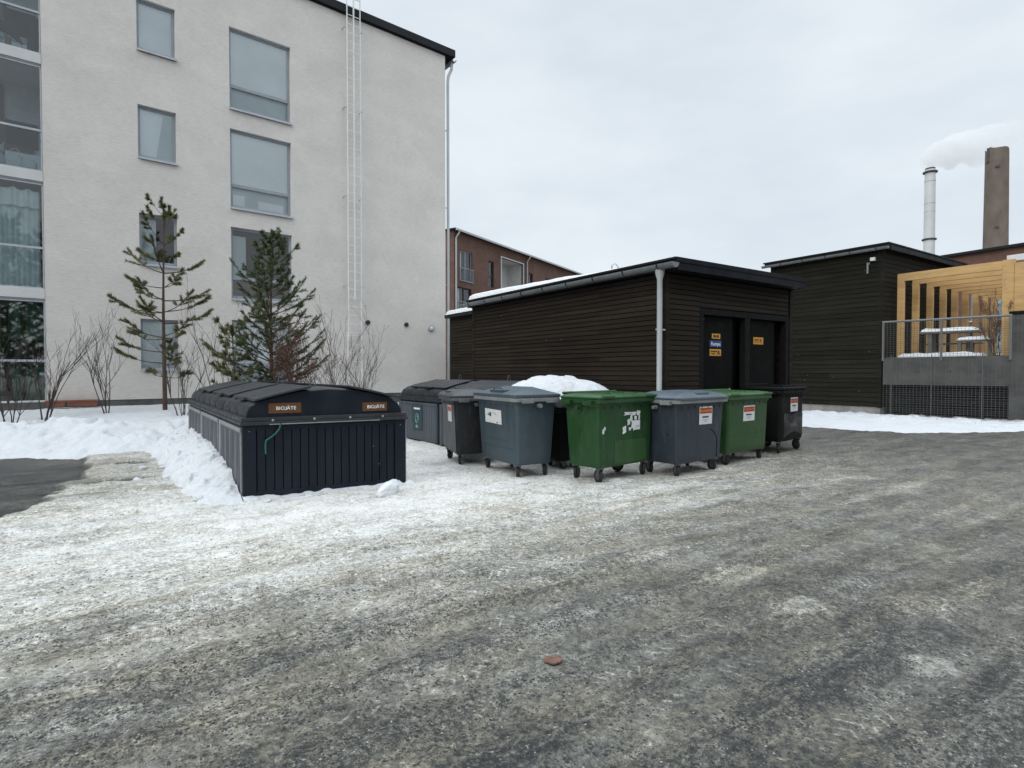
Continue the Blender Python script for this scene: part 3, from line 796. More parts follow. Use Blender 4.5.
# ================================================================== WHITE APARTMENT BUILDING
FA = R(5)
FD = Vector((math.cos(FA), math.sin(FA), 0)); FN = Vector((math.sin(FA), -math.cos(FA), 0))   # FN points to the viewer
def wall_holes(mb, u0, u1, z0, z1, holes, depth, m=0):
    """face in plane y=0 (local x,z) with rectangular holes and reveals going to +y"""
    us = sorted(set([u0, u1] + [h[0] for h in holes] + [h[1] for h in holes]))
    zs = sorted(set([z0, z1] + [h[2] for h in holes] + [h[3] for h in holes]))
    us = [u for u in us if u0 <= u <= u1]; zs = [z for z in zs if z0 <= z <= z1]
    for i in range(len(us) - 1):
        for j in range(len(zs) - 1):
            cu = (us[i] + us[i + 1]) / 2; cz = (zs[j] + zs[j + 1]) / 2
            if any(h[0] < cu < h[1] and h[2] < cz < h[3] for h in holes): continue
            mb.quad((us[i], 0, zs[j]), (us[i + 1], 0, zs[j]), (us[i + 1], 0, zs[j + 1]), (us[i], 0, zs[j + 1]), m)
    for (a, b, c, d) in holes:
        mb.quad((a, 0, c), (a, depth, c), (a, depth, d), (a, 0, d), m)
        mb.quad((b, 0, c), (b, 0, d), (b, depth, d), (b, depth, c), m)
        mb.quad((a, 0, d), (a, depth, d), (b, depth, d), (b, 0, d), m)
        mb.quad((a, 0, c), (b, 0, c), (b, depth, c), (a, depth, c), m)

apt = thing('apartment_building', 'tall pale plastered apartment block with glazed balconies and a wall ladder', 'building', (2.67, 19.3, 0), FA)
SMALL = [(-2.36, -1.43, 10.53, 12.0, 'blind_cool'), (-2.36, -1.43, 7.55, 9.06, 'blind_cool'), (-2.36, -1.43, 4.59, 6.06, 'dark'), (-2.36, -1.43, 1.63, 3.1, 'blind')]
LARGE = [(0, 1.82, 9.58, 12.08, 'blind'), (0, 1.82, 6.58, 9.02, 'blind'), (0, 1.82, 3.8, 6.04, 'dark'), (0, 1.82, 1.2, 3.2, 'blind')]
BAL_U = (-8.4, -4.42)
BALC = [(BAL_U[0], BAL_U[1], 0.84, 3.48), (BAL_U[0], BAL_U[1], 3.73, 6.47), (BAL_U[0], BAL_U[1], 6.72, 9.45), (BAL_U[0], BAL_U[1], 9.70, 12.45)]
WALL_TOP = 13.84
wb = MB()
allh = [w[:4] for w in SMALL + LARGE]
wall_holes(wb, -14, 7.7, 0.84, WALL_TOP, allh + [(BAL_U[0], BAL_U[1], 0.84, 12.45)], 0.16)
wb.quad((7.7, 0, 0.84), (7.7, 12, 0.84), (7.7, 12, WALL_TOP), (7.7, 0, WALL_TOP))
wb.quad((-14, 0, 0.84), (-14, 12, 0.84), (-14, 12, WALL_TOP), (-14, 0, WALL_TOP))
wb.quad((-14, 12, 0.84), (7.7, 12, 0.84), (7.7, 12, WALL_TOP), (-14, 12, WALL_TOP))
wb.build('wall', 'plaster', apt, fixn=False)
MB().box(-14.0, 7.68, 0.015, 11.9, -0.3, 0.838).build('plinth', 'concrete', apt)
rb = MB()
rb.box(-14.4, 8.10, -0.13, 12.4, 13.86, 14.14)
rb.build('roof', 'roofmetal', apt, bevel=0.015)
MB().box(-14.3, 8.02, -0.08, 12.3, 13.835, 13.858).build('soffit', 'darktrim', apt)
for i, (a, b, c, d, kind) in enumerate(SMALL + LARGE):
    big = b - a > 1.2
    fr = MB(); y = 0.11; t = 0.065
    sz = c + 0.09
    fr.box(a + .002, a + t, y, y + .05, sz, d - .002); fr.box(b - t, b - .002, y, y + .05, sz, d - .002)
    fr.box(a + t, b - t, y, y + .05, d - t - .002, d - .002); fr.box(a + t, b - t, y, y + .05, sz, sz + t)
    if big:
        zt = c + (d - c) * 0.31
        fr.box(a + t, b - t, y - .004, y + .05, zt - .05, zt + .05)
    w = fr.build('window', 'winframe', apt, bevel=0.006)
    sl = MB()
    sl.box(a + .003, b + 0.05, -0.06, 0.15, c + .03, c + .055)
    sl.box(a + .003, b + 0.05, -0.065, -0.055, c - .005, c + .055)
    sl.box(a + .003, b - .003, 0.105, 0.15, c + .055, c + .088)
    sl.build('sill', 'sill', w)
    MB().quad((a + t, y + .02, sz + t), (b - t, y + .02, sz + t), (b - t, y + .02, d - t), (a + t, y + .02, d - t)).build('pane', 'glass', w, fixn=False)
    yb = y + 0.055
    if kind == 'dark':
        rm = MB()
        rm.box(a - .3, b + .3, 0.9, 0.95, c, d + .2, 0)
        rm.box(a - .3, b + .3, 0.17, 0.9, c - .02, c, 0); rm.box(a - .3, a - .28, 0.17, 0.9, c, d + .2, 0); rm.box(b + .28, b + .3, 0.17, .9, c, d + .2, 0); rm.box(a - .3, b + .3, .17, .95, d + .2, d + .22, 0)
        if big:
            rm.box(a + .12, a + .5, 0.32, 0.34, c + .6, d - .2, 1); rm.box(b - .85, b - .2, 0.45, 0.47, c + .8, d - .25, 2)
            rm.box(a + .05, b - .05, yb, yb + .01, c + .1, zt - .05, 2)
        else:
            rm.box(a + .06, a + .44, 0.30, 0.32, c + .1, d - .1, 1)
            rm.box(a + .5, b - .3, 0.5, 0.52, c + .1, c + .7, 2)
        rm.build('interior', ['room', 'blind_lower', 'brown_post'], w)
    else:
        bl = MB()
        if big:
            bl.box(a + .03, b - .03, yb, yb + .012, zt, d - .03, 0)
            bl.box(a + .03, b - .03, yb + .05, yb + .06, c + .06, zt, 1)
            if i == 5: bl.box(a + .1, a + .45, yb + .03, yb + .04, c + .15, c + .5, 0); bl.box(a + .85, b - .2, yb + .03, yb + .04, c + .15, c + .42, 0)
        else:
            bl.box(a + .03, b - .03, yb, yb + .012, c + .06, d - .03, 0)
            if i == 1:
                bl.extrude([(b - .30, yb - .006, d - .12), (b - .08, yb - .006, d - .12), (b - .08, yb - .006, c + .15), (b - .48, yb - .006, c + .15)], (0, .004, 0), 1)
        bl.build('blind', [kind if kind != 'blind' else 'blind', 'blind_lower'], w)
# balconies: slabs, back wall, glass fronts
back = MB()
back.box(BAL_U[0], BAL_U[1], 1.8, 1.85, 0.84, 12.45); back.box(BAL_U[1], BAL_U[1] + .02, .162, 1.8, .84, 12.45)
back.box(BAL_U[0] - .02, BAL_U[0], .162, 1.8, .84, 12.45)
back.box(BAL_U[0], BAL_U[1], .162, 1.8, 12.452, 12.47)
back.build('balcony_recess', 'room_wall', apt)
for i, (a, b, c, d) in enumerate(BALC):
    bal = MB()
    if i > 0: bal.box(a + .003, b - .003, -0.012, 1.79, c - 0.25, c)
    else: bal.box(a + .003, b - .003, 0.012, 1.79, c - 0.02, c + .03)
    bo = bal.build('balcony', 'slab', apt, bevel=0.008)
    fr = MB()
    fr.box(a, b - .005, 0.03, 0.075, d - .085, d - .045); fr.box(a, b - .005, 0.03, 0.09, d - .035, d - .004)
    fr.box(a, b - .005, 0.02, 0.07, c + 1.02, c + 1.075)
    if i != 0: fr.box(a, b - .005, 0.03, 0.07, c + .004, c + .04)
    fr.box(b - .035, b - .006, 0.03, 0.075, c + .004, d - .09)
    fr.build('balcony_rail', 'sill', bo, bevel=0.004)
    gl = MB()
    gl.quad((a, .05, c + .03), (b - .03, .05, c + .03), (b - .03, .05, d - .06), (a, .05, d - .06))
    gl.build('balcony_glass', 'glass_tree_tint' if i == 0 else 'glass_dark', bo, fixn=False)
    ins = MB()
    ins.box(b - .95, b - .80, 1.72, 1.79, c + .1, d - .1, 0); ins.box(a, b - .2, 1.70, 1.78, c + .9, c + 1.05, 0)
    ins.box(b - .78, b - .1, 1.74, 1.785, c + 1.06, d - 1.0, 1); ins.box(a, b - .98, 1.74, 1.785, c + 1.06, d - 1.0, 1)
    if i in (1, 2, 3): ins.box(a, b - .03, 1.735, 1.775, c + .05, c + .9, 2)  # pale panel added: bright reflections in the lower panes put into its colour
    ins.build('balcony_window_panel', ['brown_post' if i in (0, 2) else 'winframe', 'room', 'blind_cool'], bo)
    if i == 0:
        ps = MB(); ps.box(b - .50, b - .40, 0.25, 0.33, c + .03, d - .02); ps.build('balcony_post', 'brown_post', bo)
    if i == 1:
        cu = MB(); n = 60; W = b - .08 - (b - 2.2)
        for (zt, zb, yo, amp) in ((d - .22, c + .06, .34, .05), (d - .16, d - .62, .26, .035)):
            pts = []
            for k in range(n + 1):
                u = b - 2.2 + W * k / n
                yy = yo + amp * math.sin(k * 1.05) + .02 * math.sin(k * .37)
                zz = zt - (.07 * abs(math.sin(k * math.pi / 9)) * (1 if amp < .04 else .5))
                zl = zb - (.04 * abs(math.sin(k * math.pi / 9 + .3)) if amp < .04 else 0)
                pts.append(((u, yy, zz), (u, yy, zl)))
            for k in range(n):
                cu.quad(pts[k][1], pts[k + 1][1], pts[k + 1][0], pts[k][0])
        cu.build('curtain', 'curtain', bo, smooth=True, fixn=False)
# eave gutter and downpipe on the right side
g = MB()
for (y0) in (0.0,):
    pr = [(7.98 + .09 * math.cos(a), 13.80 + .10 * math.sin(a)) for a in [R(180 + 18 * k) for k in range(11)]]
    ring0 = [(7.75 + .14 + p[0] - 7.89 + .13, -.42, p[1] - .1) for p in pr]
    ring0 = [(p[0] + .10, -.10, p[1] - .02) for p in pr] + [(p[0] + .10 - (p[0] - 7.98) * .12, -.10, p[1] - .01) for p in pr[::-1]]
    ring1 = [(p[0], 12.2, p[2]) for p in ring0]
    g.loft([ring0, ring1])
g.build('gutter', 'gutter', apt)
dp = MB(); dp.tube([(8.06, .07, 13.70), (8.04, .07, 13.45), (7.90, .07, 13.15), (7.87, .07, 12.9), (7.87, .07, 0.3)], 0.055, 10)
for z in (2, 5, 8, 11): dp.box(7.702, 7.87, .05, .09, z, z + .03)
dp.build('downpipe', 'pipe', apt, smooth=True)
# wall ladder
ld = MB()
for u in (3.645, 4.115): ld.box(u - .014, u + .014, -.24, -.20, 2.75, 15.4)
for u in (3.635, 4.135): ld.box(u - .018, u + .018, -.20, -.16, 1.2, 2.95)
z = 2.95
while z < 15.3:
    ld.box(3.645, 4.115, -.230, -.210, z, z + .02); z += .30
z = 1.35
while z < 2.9:
    ld.box(3.635, 4.135, -.192, -.168, z, z + .024); z += .30
lad = ld.build('ladder', 'white_steel', apt)
cr = MB(); cr.box(3.855, 3.895, -.26, -.215, 4.1, 15.4)
z = 4.2
while z < 15.2: cr.box(3.865, 3.885, -.275, -.26, z, z + .05); z += .15
cr.build('safety_rail', 'white_steel', lad)
for z in (4.55, 7.6, 10.6, 13.3):
    for u in (3.56, 4.17):
        bk = MB(); bk.box(u - .015, u + .015, -.24, 0, z, z + .03); bk.box(min(u, 3.645 if u < 3.9 else 4.1), max(u, 3.645 if u < 3.9 else 4.1), -.235, -.21, z + .002, z + .028)
        bk.build('bracket', 'galv', lad)
for (u, z, r, mt) in ((4.44, 3.36, .082, 'black_ink'), (5.97, 3.36, .082, 'black_ink')):
    v = MB(); v.lathe([(r, 0), (r, -.05), (r * .8, -.055)], 16, (u, 0, z), 'y'); v.build('vent', mt, apt, smooth=True)
v = MB(); v.lathe([(.125, 0), (.125, -.045), (.10, -.05)], 18, (7.04, 0, 3.27), 'y'); v = v.build('ringed_vent', 'winframe', apt, smooth=True)  # pale-ringed vent beside the two dark ones
vi = MB(); vi.lathe([(.085, -.05), (.08, -.075), (.04, -.09)], 16, (7.04, 0, 3.27), 'y'); vi.build('vent_face', 'paper', v, smooth=True)

def fpt(u, y, z): return Vector((2.67, 19.3, 0)) + FD * u - FN * y + Vector((0, 0, z))
# things stored on the glazed balconies
b1 = MB(); 
def ell(mb, c, r, n=12, squash=1.0, seed=0):
    rr = random.Random(seed)
    prof = []
    rings = []
    for i in range(9):
        t = i / 8.0
        rad = math.sin(math.pi * min(.94, max(.06, t))) ** .6
        rings.append([(c[0] + r[0] * rad * math.cos(a) * (1 + .06 * math.sin(3 * a + seed)), c[1] + r[1] * rad * math.sin(a), c[2] + r[2] * (2 * t)) for a in [2 * math.pi * j / n for j in range(n)]])
    mb.loft(rings)
bag = thing('shopping_bag', 'pale fabric carrier bag standing behind the second balcony glass from the top', 'bag', tuple(fpt(-4.97, .40, 6.72)), FA)
bb = MB()
bb.loft([[(-.16, -.09, 0), (.16, -.09, 0), (.17, .09, 0), (-.17, .09, 0)], [(-.19, -.11, .25), (.18, -.11, .22), (.19, .1, .22), (-.19, .1, .24)], [(-.20, -.05, .50), (-.0, -.06, .45), (.19, .05, .43), (-.18, .05, .50)]])
bb.build('bag_body', 'bag', bag, bevel=.02)
hb = MB(); hb.tube([(-.07, -.06, .44), (-.05, -.07, .55), (.02, -.07, .57), (.08, -.06, .50), (.09, -.06, .42)], .012, 6); hb.build('handle', 'bag', bag)
pl = MB(); ell(pl, (0, 0, 0), (.17, .10, .19), 14, seed=2)
po = pl.build('cushion', 'bag', None, smooth=True); po.location = fpt(-4.63, .3, 6.735); po.rotation_euler = (0, R(-22), FA)
tag(po, 'pale rounded cushion leaning beside the carrier bag on the balcony', 'cushion')
fg = thing('plush_toy', 'grey plush toy sitting behind the balcony glass left of the carrier bag', 'toy', tuple(fpt(-5.28, .35, 6.72)), FA)
fb = MB(); ell(fb, (0, 0, 0), (.15, .12, .22), 12, seed=3); ell(fb, (0.02, -.02, .38), (.10, .09, .11), 12, seed=4)
fb.tube([(-.05, 0, .55), (-.07, 0, .72)], [.04, .015], 6); fb.tube([(.07, 0, .55), (.10, 0, .68)], [.04, .015], 6)
fb.build('toy_body', 'grey_ink', fg, smooth=True)
ch = thing('folded_parasol', 'dark folded cloth parasol standing behind the top balcony glass', 'parasol', tuple(fpt(-5.0, .45, 9.70)), FA)
cb_ = MB()
cb_.extrude([(-.60, -.06, .62), (-.05, -.06, .48), (.22, -.06, .30), (.06, -.06, .80), (-.10, -.06, 1.22), (-.28, -.06, 1.25), (-.60, -.06, 1.0)], (0, .12, 0))
cb_.build('canopy', 'cloth_dark', ch, bevel=.02)
cb_ = MB(); cb_.extrude([(-.60, -.075, .78), (-.12, -.075, .74), (-.16, -.075, 1.18), (-.30, -.075, 1.20), (-.60, -.075, 1.02)], (0, .014, 0)); cb_.build('blue_panel', 'cloth_blue', ch)
pp = MB(); pp.tube([(-.12, 0, 0), (-.10, 0, .6)], .03, 8); pp.tube([(-.05, .02, .0), (-.05, .02, .4)], .05, 8); pp.build('pole', 'greywood', ch)
cl = MB()
for k in range(14):
    pass
cl.loft([[(.10 * math.cos(a), .08 * math.sin(a), 0.0) for a in [2 * math.pi * j / 10 for j in range(10)]], [(.13 * math.cos(a) + .04, .09 * math.sin(a), .5) for a in [2 * math.pi * j / 10 for j in range(10)]], [(.09 * math.cos(a) + .06, .07 * math.sin(a), 1.0) for a in [2 * math.pi * j / 10 for j in range(10)]]])
co_ = cl.build('draped_cloth', 'cloth_dark', None, smooth=True); co_.location = fpt(-4.60, .35, 9.705); co_.rotation_euler = (0, 0, FA)
tag(co_, 'dark cloth bundle hanging at the right end of the top glazed balcony', 'cloth')
for k, (u, wd) in enumerate(((-4.25, .34), (-3.7, .6))):
    pb = MB(); pb.loft([[(-wd / 2, -.08, 0), (wd / 2, -.08, 0), (wd / 2, .08, 0), (-wd / 2, .08, 0)], [(-wd / 2 - .03, -.1, .14), (wd / 2 + .03, -.1, .14), (wd / 2 + .03, .1, .14), (-wd / 2 - .03, .1, .14)]])
    pb.box(-wd / 2 - .05, wd / 2 + .05, -.12, .12, .13, .17)
    o = pb.build('planter_box', 'terracotta', None, bevel=.008); o.location = fpt(u, -.22, 0.70); o.rotation_euler = (0, 0, FA)
    tag(o, ('short' if k == 0 else 'long') + ' terracotta planter box at the foot of the pale apartment wall', 'planter', 'terracotta planters')

# ================================================================== SHEDS
def siding(mb, p0, ex, n, length, z0, z1, pitch, m=0):
    """horizontal boards with dark shadow gaps, one sheet; p0 start, ex along, n outward"""
    p0 = Vector(p0); ex = Vector(ex).normalized(); n = Vector(n).normalized()
    prof = []; z = z0
    while z < z1 - 1e-4:
        t = min(z + pitch, z1)
        prof += [(0.020, z), (0.012, max(z, t - 0.014)), (-0.012, max(z, t - 0.014)), (-0.012, t)]
        z = t
    vs = []
    for (d, zz) in prof:
        for s in (0, length):
            q = p0 + ex * s + n * d; vs.append((q.x, q.y, zz))
    fs = [(2 * i, 2 * i + 1, 2 * i + 3, 2 * i + 2) for i in range(len(prof) - 1)]
    mb.add(vs, fs, m)

X1, Y1, X1b, Y1b = 8.65, 7.5, 13.02, 14.92
shed = thing('waste_shed', 'low dark brown boarded waste shed with grey gutter and two dark doors', 'shed')
w = MB()
siding(w, (X1, Y1b - .09, 0), (0, -1, 0), (-1, 0, 0), Y1b - Y1 - .18, 0.12, 3.52, 0.1005)
siding(w, (X1 + .09, Y1, 0), (1, 0, 0), (0, -1, 0), 9.67 - X1 - .09, 0.12, 3.52, 0.1005)
siding(w, (9.67, Y1, 0), (1, 0, 0), (0, -1, 0), 12.86 - 9.67, 2.92, 3.52, 0.1005)
w.box(X1 + .03, X1b - .03, Y1b - .05, Y1b, .1, 3.52)
w.box(X1b - .05, X1b, Y1 + .02, Y1b, .1, 3.52)
w.box(X1 + .03, X1b - .03, Y1 + .62, Y1 + .66, .1, 3.52)
for (x, y) in ((X1 - .022, Y1 - .022), (X1b - .09, Y1 - .022), (X1 - .022, Y1b - .09)):
    w.box(x, x + .112, y, y + .112, .1, 3.52)
w.build('wall', 'siding', shed, fixn=False)
MB().box(X1 + .01, X1b - .01, Y1 + .01, Y1b - .01, -.05, .118).build('plinth', 'concrete_pale', shed)
r = MB()
r.box(X1 - .09, X1b - .05 + .0, Y1 - .30, Y1b + .2, 3.54, 3.72)
r.box(X1 - .13, X1b + .0, Y1 - .33, Y1b + .23, 3.722, 3.765)
ro = r.build('roof', 'roofmetal', shed, bevel=.006)
f = MB()
f.box(X1 - .08, X1b - .02, Y1 - .345, Y1 - .302, 3.52, 3.70); f.box(X1 - .12, X1b + .02, Y1 - .36, Y1 - .332, 3.665, 3.76)
f.box(X1b - .045, X1b + .015, Y1 - .30, Y1b + .2, 3.52, 3.70)
f.build('fascia', 'fascia', ro, bevel=.005)
def half_gutter(x, y0, y1, z, r_, mat, parent, name='gutter'):
    g = MB(); A = [R(180 + 15 * k) for k in range(13)]
    o = [(x + r_ * math.cos(a), z + r_ * math.sin(a)) for a in A]; inn = [(x + (r_ - .012) * math.cos(a), z + .002 + (r_ - .012) * math.sin(a)) for a in A]
    pr = o + inn[::-1]
    g.loft([[(p[0], y0, p[1]) for p in pr], [(p[0], y1, p[1]) for p in pr]])
    g.lathe([(r_ + .008, y0 - .012), (r_ + .008, y0)], 24, (x, 0, z), 'y') if False else None
    cap = [(x + r_ * math.cos(a), y0 - .006, z + r_ * math.sin(a)) for a in A]
    g.extrude(cap, (0, .008, 0)); g.extrude([(p[0], y1, p[2]) for p in cap], (0, .008, 0))
    gg = g.build(name, mat, parent)
    k = y0 + .35
    while k < y1:
        h = MB()
        h.box(x - r_ - .006, x - r_ + .001, k, k + .03, z - .06, z + .012); h.box(x - r_, x + r_ + .04, k, k + .03, z + .004, z + .016)
        h.tube([(x + (r_ + .004) * math.cos(a), k + .015, z + (r_ + .004) * math.sin(a)) for a in A], .007, 5)
        k += .9
        h.build('gutter_hook', 'galv' if mat == 'pipe' else 'roofmetal', gg)
    return gg
half_gutter(X1 - .235, Y1 - .42, Y1b + .28, 3.635, .10, 'gutter', shed)
d = MB(); d.lathe([(.05, 3.05), (.052, 3.36), (.085, 3.48), (.09, 3.55)], 14, (X1 - .20, Y1 - .02, 0), 'z')
d.tube([(X1 - .27, Y1 + .04, 3.30), (X1 - .12, Y1 + .05, 3.18), (X1 - .085, Y1 + .05, 3.0)], .05, 12) if False else None
d.tube([(X1 - .20, Y1 - .02, 3.2), (X1 - .20, Y1 - .02, .25), (X1 - .28, Y1 - .04, .12)], .052, 14)
for z in (1.0, 2.4): d.box(X1 - .255, X1 - .022, Y1 - .012, Y1 + .03, z, z + .03)
d.build('downpipe', 'pipe', shed, smooth=True)
# door surround: jambs, head, mullion
dm = MB(); yo = Y1 - .022
dm.box(9.64, 9.77, yo, Y1 + .12, .1, 2.90); dm.box(12.76, 12.88, yo, Y1 + .12, .1, 2.90)
dm.box(9.77, 12.76, yo, Y1 + .12, 2.775, 2.90); dm.box(11.19, 11.36, yo + .005, Y1 + .12, .1, 2.775)
dm.build('door_frame', 'darktrim', shed, bevel=.006)
for (a, b) in ((9.772, 11.188), (11.362, 12.758)):
    leaf = MB(); wsplit = a + (b - a) * .80
    leaf.box(a, wsplit - .006, Y1 + .10, Y1 + .15, .13, 2.77); leaf.box(wsplit + .006, b, Y1 + .22, Y1 + .26, .13, 2.77); leaf.box(wsplit - .02, wsplit + .02, Y1 + .151, Y1 + .25, .13, 2.77)
    lo = leaf.build('door', 'doorpaint', shed, bevel=.004)
    hd = MB(); hx = wsplit - .10
    hd.box(hx - .02, hx + .02, Y1 + .09, Y1 + .10, 1.0, 1.25); hd.tube([(hx, Y1 + .10, 1.18), (hx, Y1 + .045, 1.18), (hx - .11, Y1 + .045, 1.18)], .010, 6)
    hd.build('handle', 'galv', lo)
    for z in (.5, 1.5, 2.5): MB().tube([(wsplit + .03, Y1 + .20, z), (wsplit + .03, Y1 + .20, z + .12)], .013, 8).build('hinge', 'darktrim', lo)
YD = Y1 + .10
def plate(x0, x1, z0, z1, y, mat, parent, name='door_sign', t=.006):
    return MB().box(x0, x1, y - t, y, z0, z1).build(name, mat, parent, bevel=.002)
def bars(parent, lst, y, mat, name='lettering'):
    m_ = MB()
    for (x0, x1, z0, z1) in lst: m_.box(x0, x1, y - .0035, y, z0, z1)
    return m_.build(name, mat, parent)
s1 = plate(10.19, 10.47, 2.30, 2.41, YD, 'sign_yellow', shed)
bars(s1, [(10.24, 10.30, 2.325, 2.385), (10.315, 10.35, 2.335, 2.375), (10.365, 10.415, 2.325, 2.385)], YD - .006, 'black_ink')
s2 = plate(10.12, 10.51, 2.125, 2.265, YD, 'sign_blue', shed)
text_mesh('sign_text', 'Rumpu', .105, 'white_ink', s2, frame((10.315, YD - .008, 2.197), (1, 0, 0), (0, 0, 1)))
s3 = plate(10.12, 10.50, 1.94, 2.085, YD, 'sign_yellow', shed)
bars(s3, [(10.15, 10.36, 2.02, 2.045), (10.17, 10.29, 1.973, 1.995), (10.385, 10.435, 1.985, 2.055), (10.435, 10.46, 1.965, 2.0), (10.36, 10.38, 1.962, 1.98)], YD - .006, 'black_ink')
s4 = plate(11.66, 12.04, 2.225, 2.385, YD, 'sign_yellow', shed)
bars(s4, [(11.70, 11.86, 2.30, 2.345), (11.70, 11.86, 2.262, 2.28), (11.90, 11.97, 2.27, 2.35), (11.965, 11.985, 2.25, 2.27)], YD - .006, 'orange_dark')
plate(9.80, 9.93, 2.68, 2.725, YD, 'rim_grey', shed, 'label_plate')
# snow on the shed roof
def roof_snow(x0, x1, y0, y1, z, hfun, label, seed):
    xs = np.linspace(x0, x1, int((x1 - x0) / .06) + 2); ys = np.linspace(y0, y1, int((y1 - y0) / .06) + 2)
    X, Y = np.meshgrid(xs, ys)
    e_ = np.minimum(np.minimum(X - x0, x1 - X), np.minimum(Y - y0, y1 - Y))
    h = hfun(X, Y) * np.clip(e_ / .16, 0, 1) ** .45 + .02 * fbm(X * 1.3, Y * 1.3, 3, seed)
    Z = z + np.where(e_ < 1e-6, -.015, np.maximum(h, -.015))
    return tag(grid_obj('roof_snow', xs, ys, Z, 'snow_clean'), label, 'snow')
roof_snow(X1 - .10, X1b - .1, Y1 - .27, Y1b + .18, 3.766, lambda X, Y: np.interp(Y, [7.2, 8.2, 9.3, 10.5, 12, 15.2], [.025, .035, .06, .11, .15, .20]), 'white snow layer lying on the flat roof of the low waste shed', 5)
for (x, y) in ((10.2, 10.6), (10.9, 10.6), (11.6, 12.5)):
    h = MB(); h.tube([(x, y, 3.77), (x, y, 4.30), (x + .12, y, 4.36), (x + .22, y, 4.28), (x + .22, y, 4.1)], .018, 6)
    h.build('roof_hook', 'galv', shed)
# lower lean-to between the shed and the white building
lean = thing('storage_annex', 'lower dark boarded annex between the waste shed and the apartment block', 'shed')
w = MB(); siding(w, (9.55, 18.1, 0), (0, -1, 0), (-1, 0, 0), 18.1 - 15.3, .1, 3.5, .1005)
w.box(9.56, 12.4, 15.3, 15.34, .1, 3.5); w.box(12.36, 12.4, 15.34, 18.1, .1, 3.5); w.box(9.56, 12.4, 17.81, 18.1, .1, 3.5)
w.build('wall', 'siding', lean, fixn=False)
r = MB(); r.box(9.35, 12.6, 15.25, 18.15, 3.50, 3.62); r.build('roof', 'roofmetal', lean, bevel=.005)
roof_snow(9.33, 12.5, 15.3, 18.1, 3.622, lambda X, Y: .17 + 0 * X, 'thick snow strip on the low annex roof beside the pale block', 6)

# taller dark building at the right
X2, Y2 = 22.7, 9.68
tall = thing('dark_building', 'two storey dark boarded building with a grey gutter and snow at its foot', 'building')
w = MB()
siding(w, (X2, 14.0, 0), (0, -1, 0), (-1, 0, 0), 14.0 - Y2 - .1, .32, 6.05, .176)
siding(w, (X2 + .1, Y2, 0), (1, 0, 0), (0, -1, 0), 6.6, .32, 6.05, .176)
w.box(X2 - .024, X2 + .11, Y2 - .024, Y2 + .11, .3, 6.05)
w.box(X2 + .02, 29.5, Y2 + .05, Y2 + .1, .3, 6.04); w.box(29.3, 29.4, Y2, 14.0, .3, 6.04); w.box(X2 + .02, 29.4, 13.9, 14.0, .3, 6.04)
w.build('wall', 'siding2', tall, fixn=False)
MB().box(X2 + .02, 29.4, Y2 + .02, 13.9, -.1, .318).build('plinth', 'concrete_pale', tall)
r = MB(); r.box(X2 - .22, 29.7, Y2 - .28, 14.15, 6.06, 6.17); r.box(X2 - .26, 29.75, Y2 - .32, 14.2, 6.172, 6.225); r.box(X2 - .05, 29.7, Y2 - .30, Y2 - .262, 5.98, 6.15)
r.build('roof', 'roofmetal', tall, bevel=.006)
half_gutter(X2 - .29, Y2 - .30, 14.2, 6.07, .09, 'gutter', tall)
roof_snow(X2 - .2, 29.6, Y2 - .25, 14.1, 6.226, lambda X, Y: .02 + .05 * sstep(22.7, 27, X), 'thin snow on the roof of the two storey dark building', 8)
cm = MB(); cm.box(X2 - .14, X2 - .022, Y2 + .20, Y2 + .36, 5.66, 5.78)
cmo = cm.build('floodlight', 'white_steel', tall, bevel=.01)
ca = MB(); ca.tube([(X2 - .08, Y2 + .46, 5.60), (X2 - .08, Y2 + .46, 5.22)], .035, 8); ca.box(X2 - .08, X2 - .02, Y2 + .40, Y2 + .50, 5.55, 5.62)
ca.build('security_camera', 'rim_grey', tall, smooth=True)

# ================================================================== TERRACE
T0 = Vector((22.67, 9.60, 0)); TD = Vector((0.161, -0.987, 0)).normalized(); TN = Vector((-TD.y, TD.x, 0)) * -1   # TN points to the viewer
if TN.x > 0: TN = -TN
TA = math.atan2(TD.y, TD.x)
terr = thing('terrace_wall', 'grey concrete terrace wall with a dark slatted opening under it', 'wall', (T0.x, T0.y, 0), TA)
# local: x along the wall, -y toward the viewer
s_ = -1 if (Matrix.Rotation(TA, 3, 'Z') @ Vector((0, -1, 0))).dot(TN) > 0 else 1
def ly(y): return y * (-s_) * -1 if False else (y if s_ == -1 else -y)
c = MB(); c.box(0, 3.46, ly(0), ly(.25), 1.14, 2.10); c.box(3.46, 7.5, ly(-.02), ly(.3), -.1, 3.42)
c.build('wall_panel', 'concrete', terr, bevel=.01)
MB().box(3.44, 7.5, ly(-.06), ly(.34), 3.422, 3.52).build('coping', 'darktrim', terr, bevel=.008)
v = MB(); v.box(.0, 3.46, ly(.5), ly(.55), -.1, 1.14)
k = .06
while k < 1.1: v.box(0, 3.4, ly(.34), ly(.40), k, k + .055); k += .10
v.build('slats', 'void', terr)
MB().box(0.05, 7.5, ly(.26), ly(14), 2.02, 2.13).build('deck', 'greywood', terr)
bo = MB()
for u in (.25, 1.05, 1.95, 2.75, 3.9):
    bo.lathe([(.035, ly(-.03)), (.02, ly(-.05))], 8, (u, 0, 1.62), 'y')
bo.build('bolt', 'soot', terr)
js = MB(); js.box(1.45, 1.462, ly(-.004), ly(.01), 1.15, 2.09); js.build('joint', 'black_ink', terr)

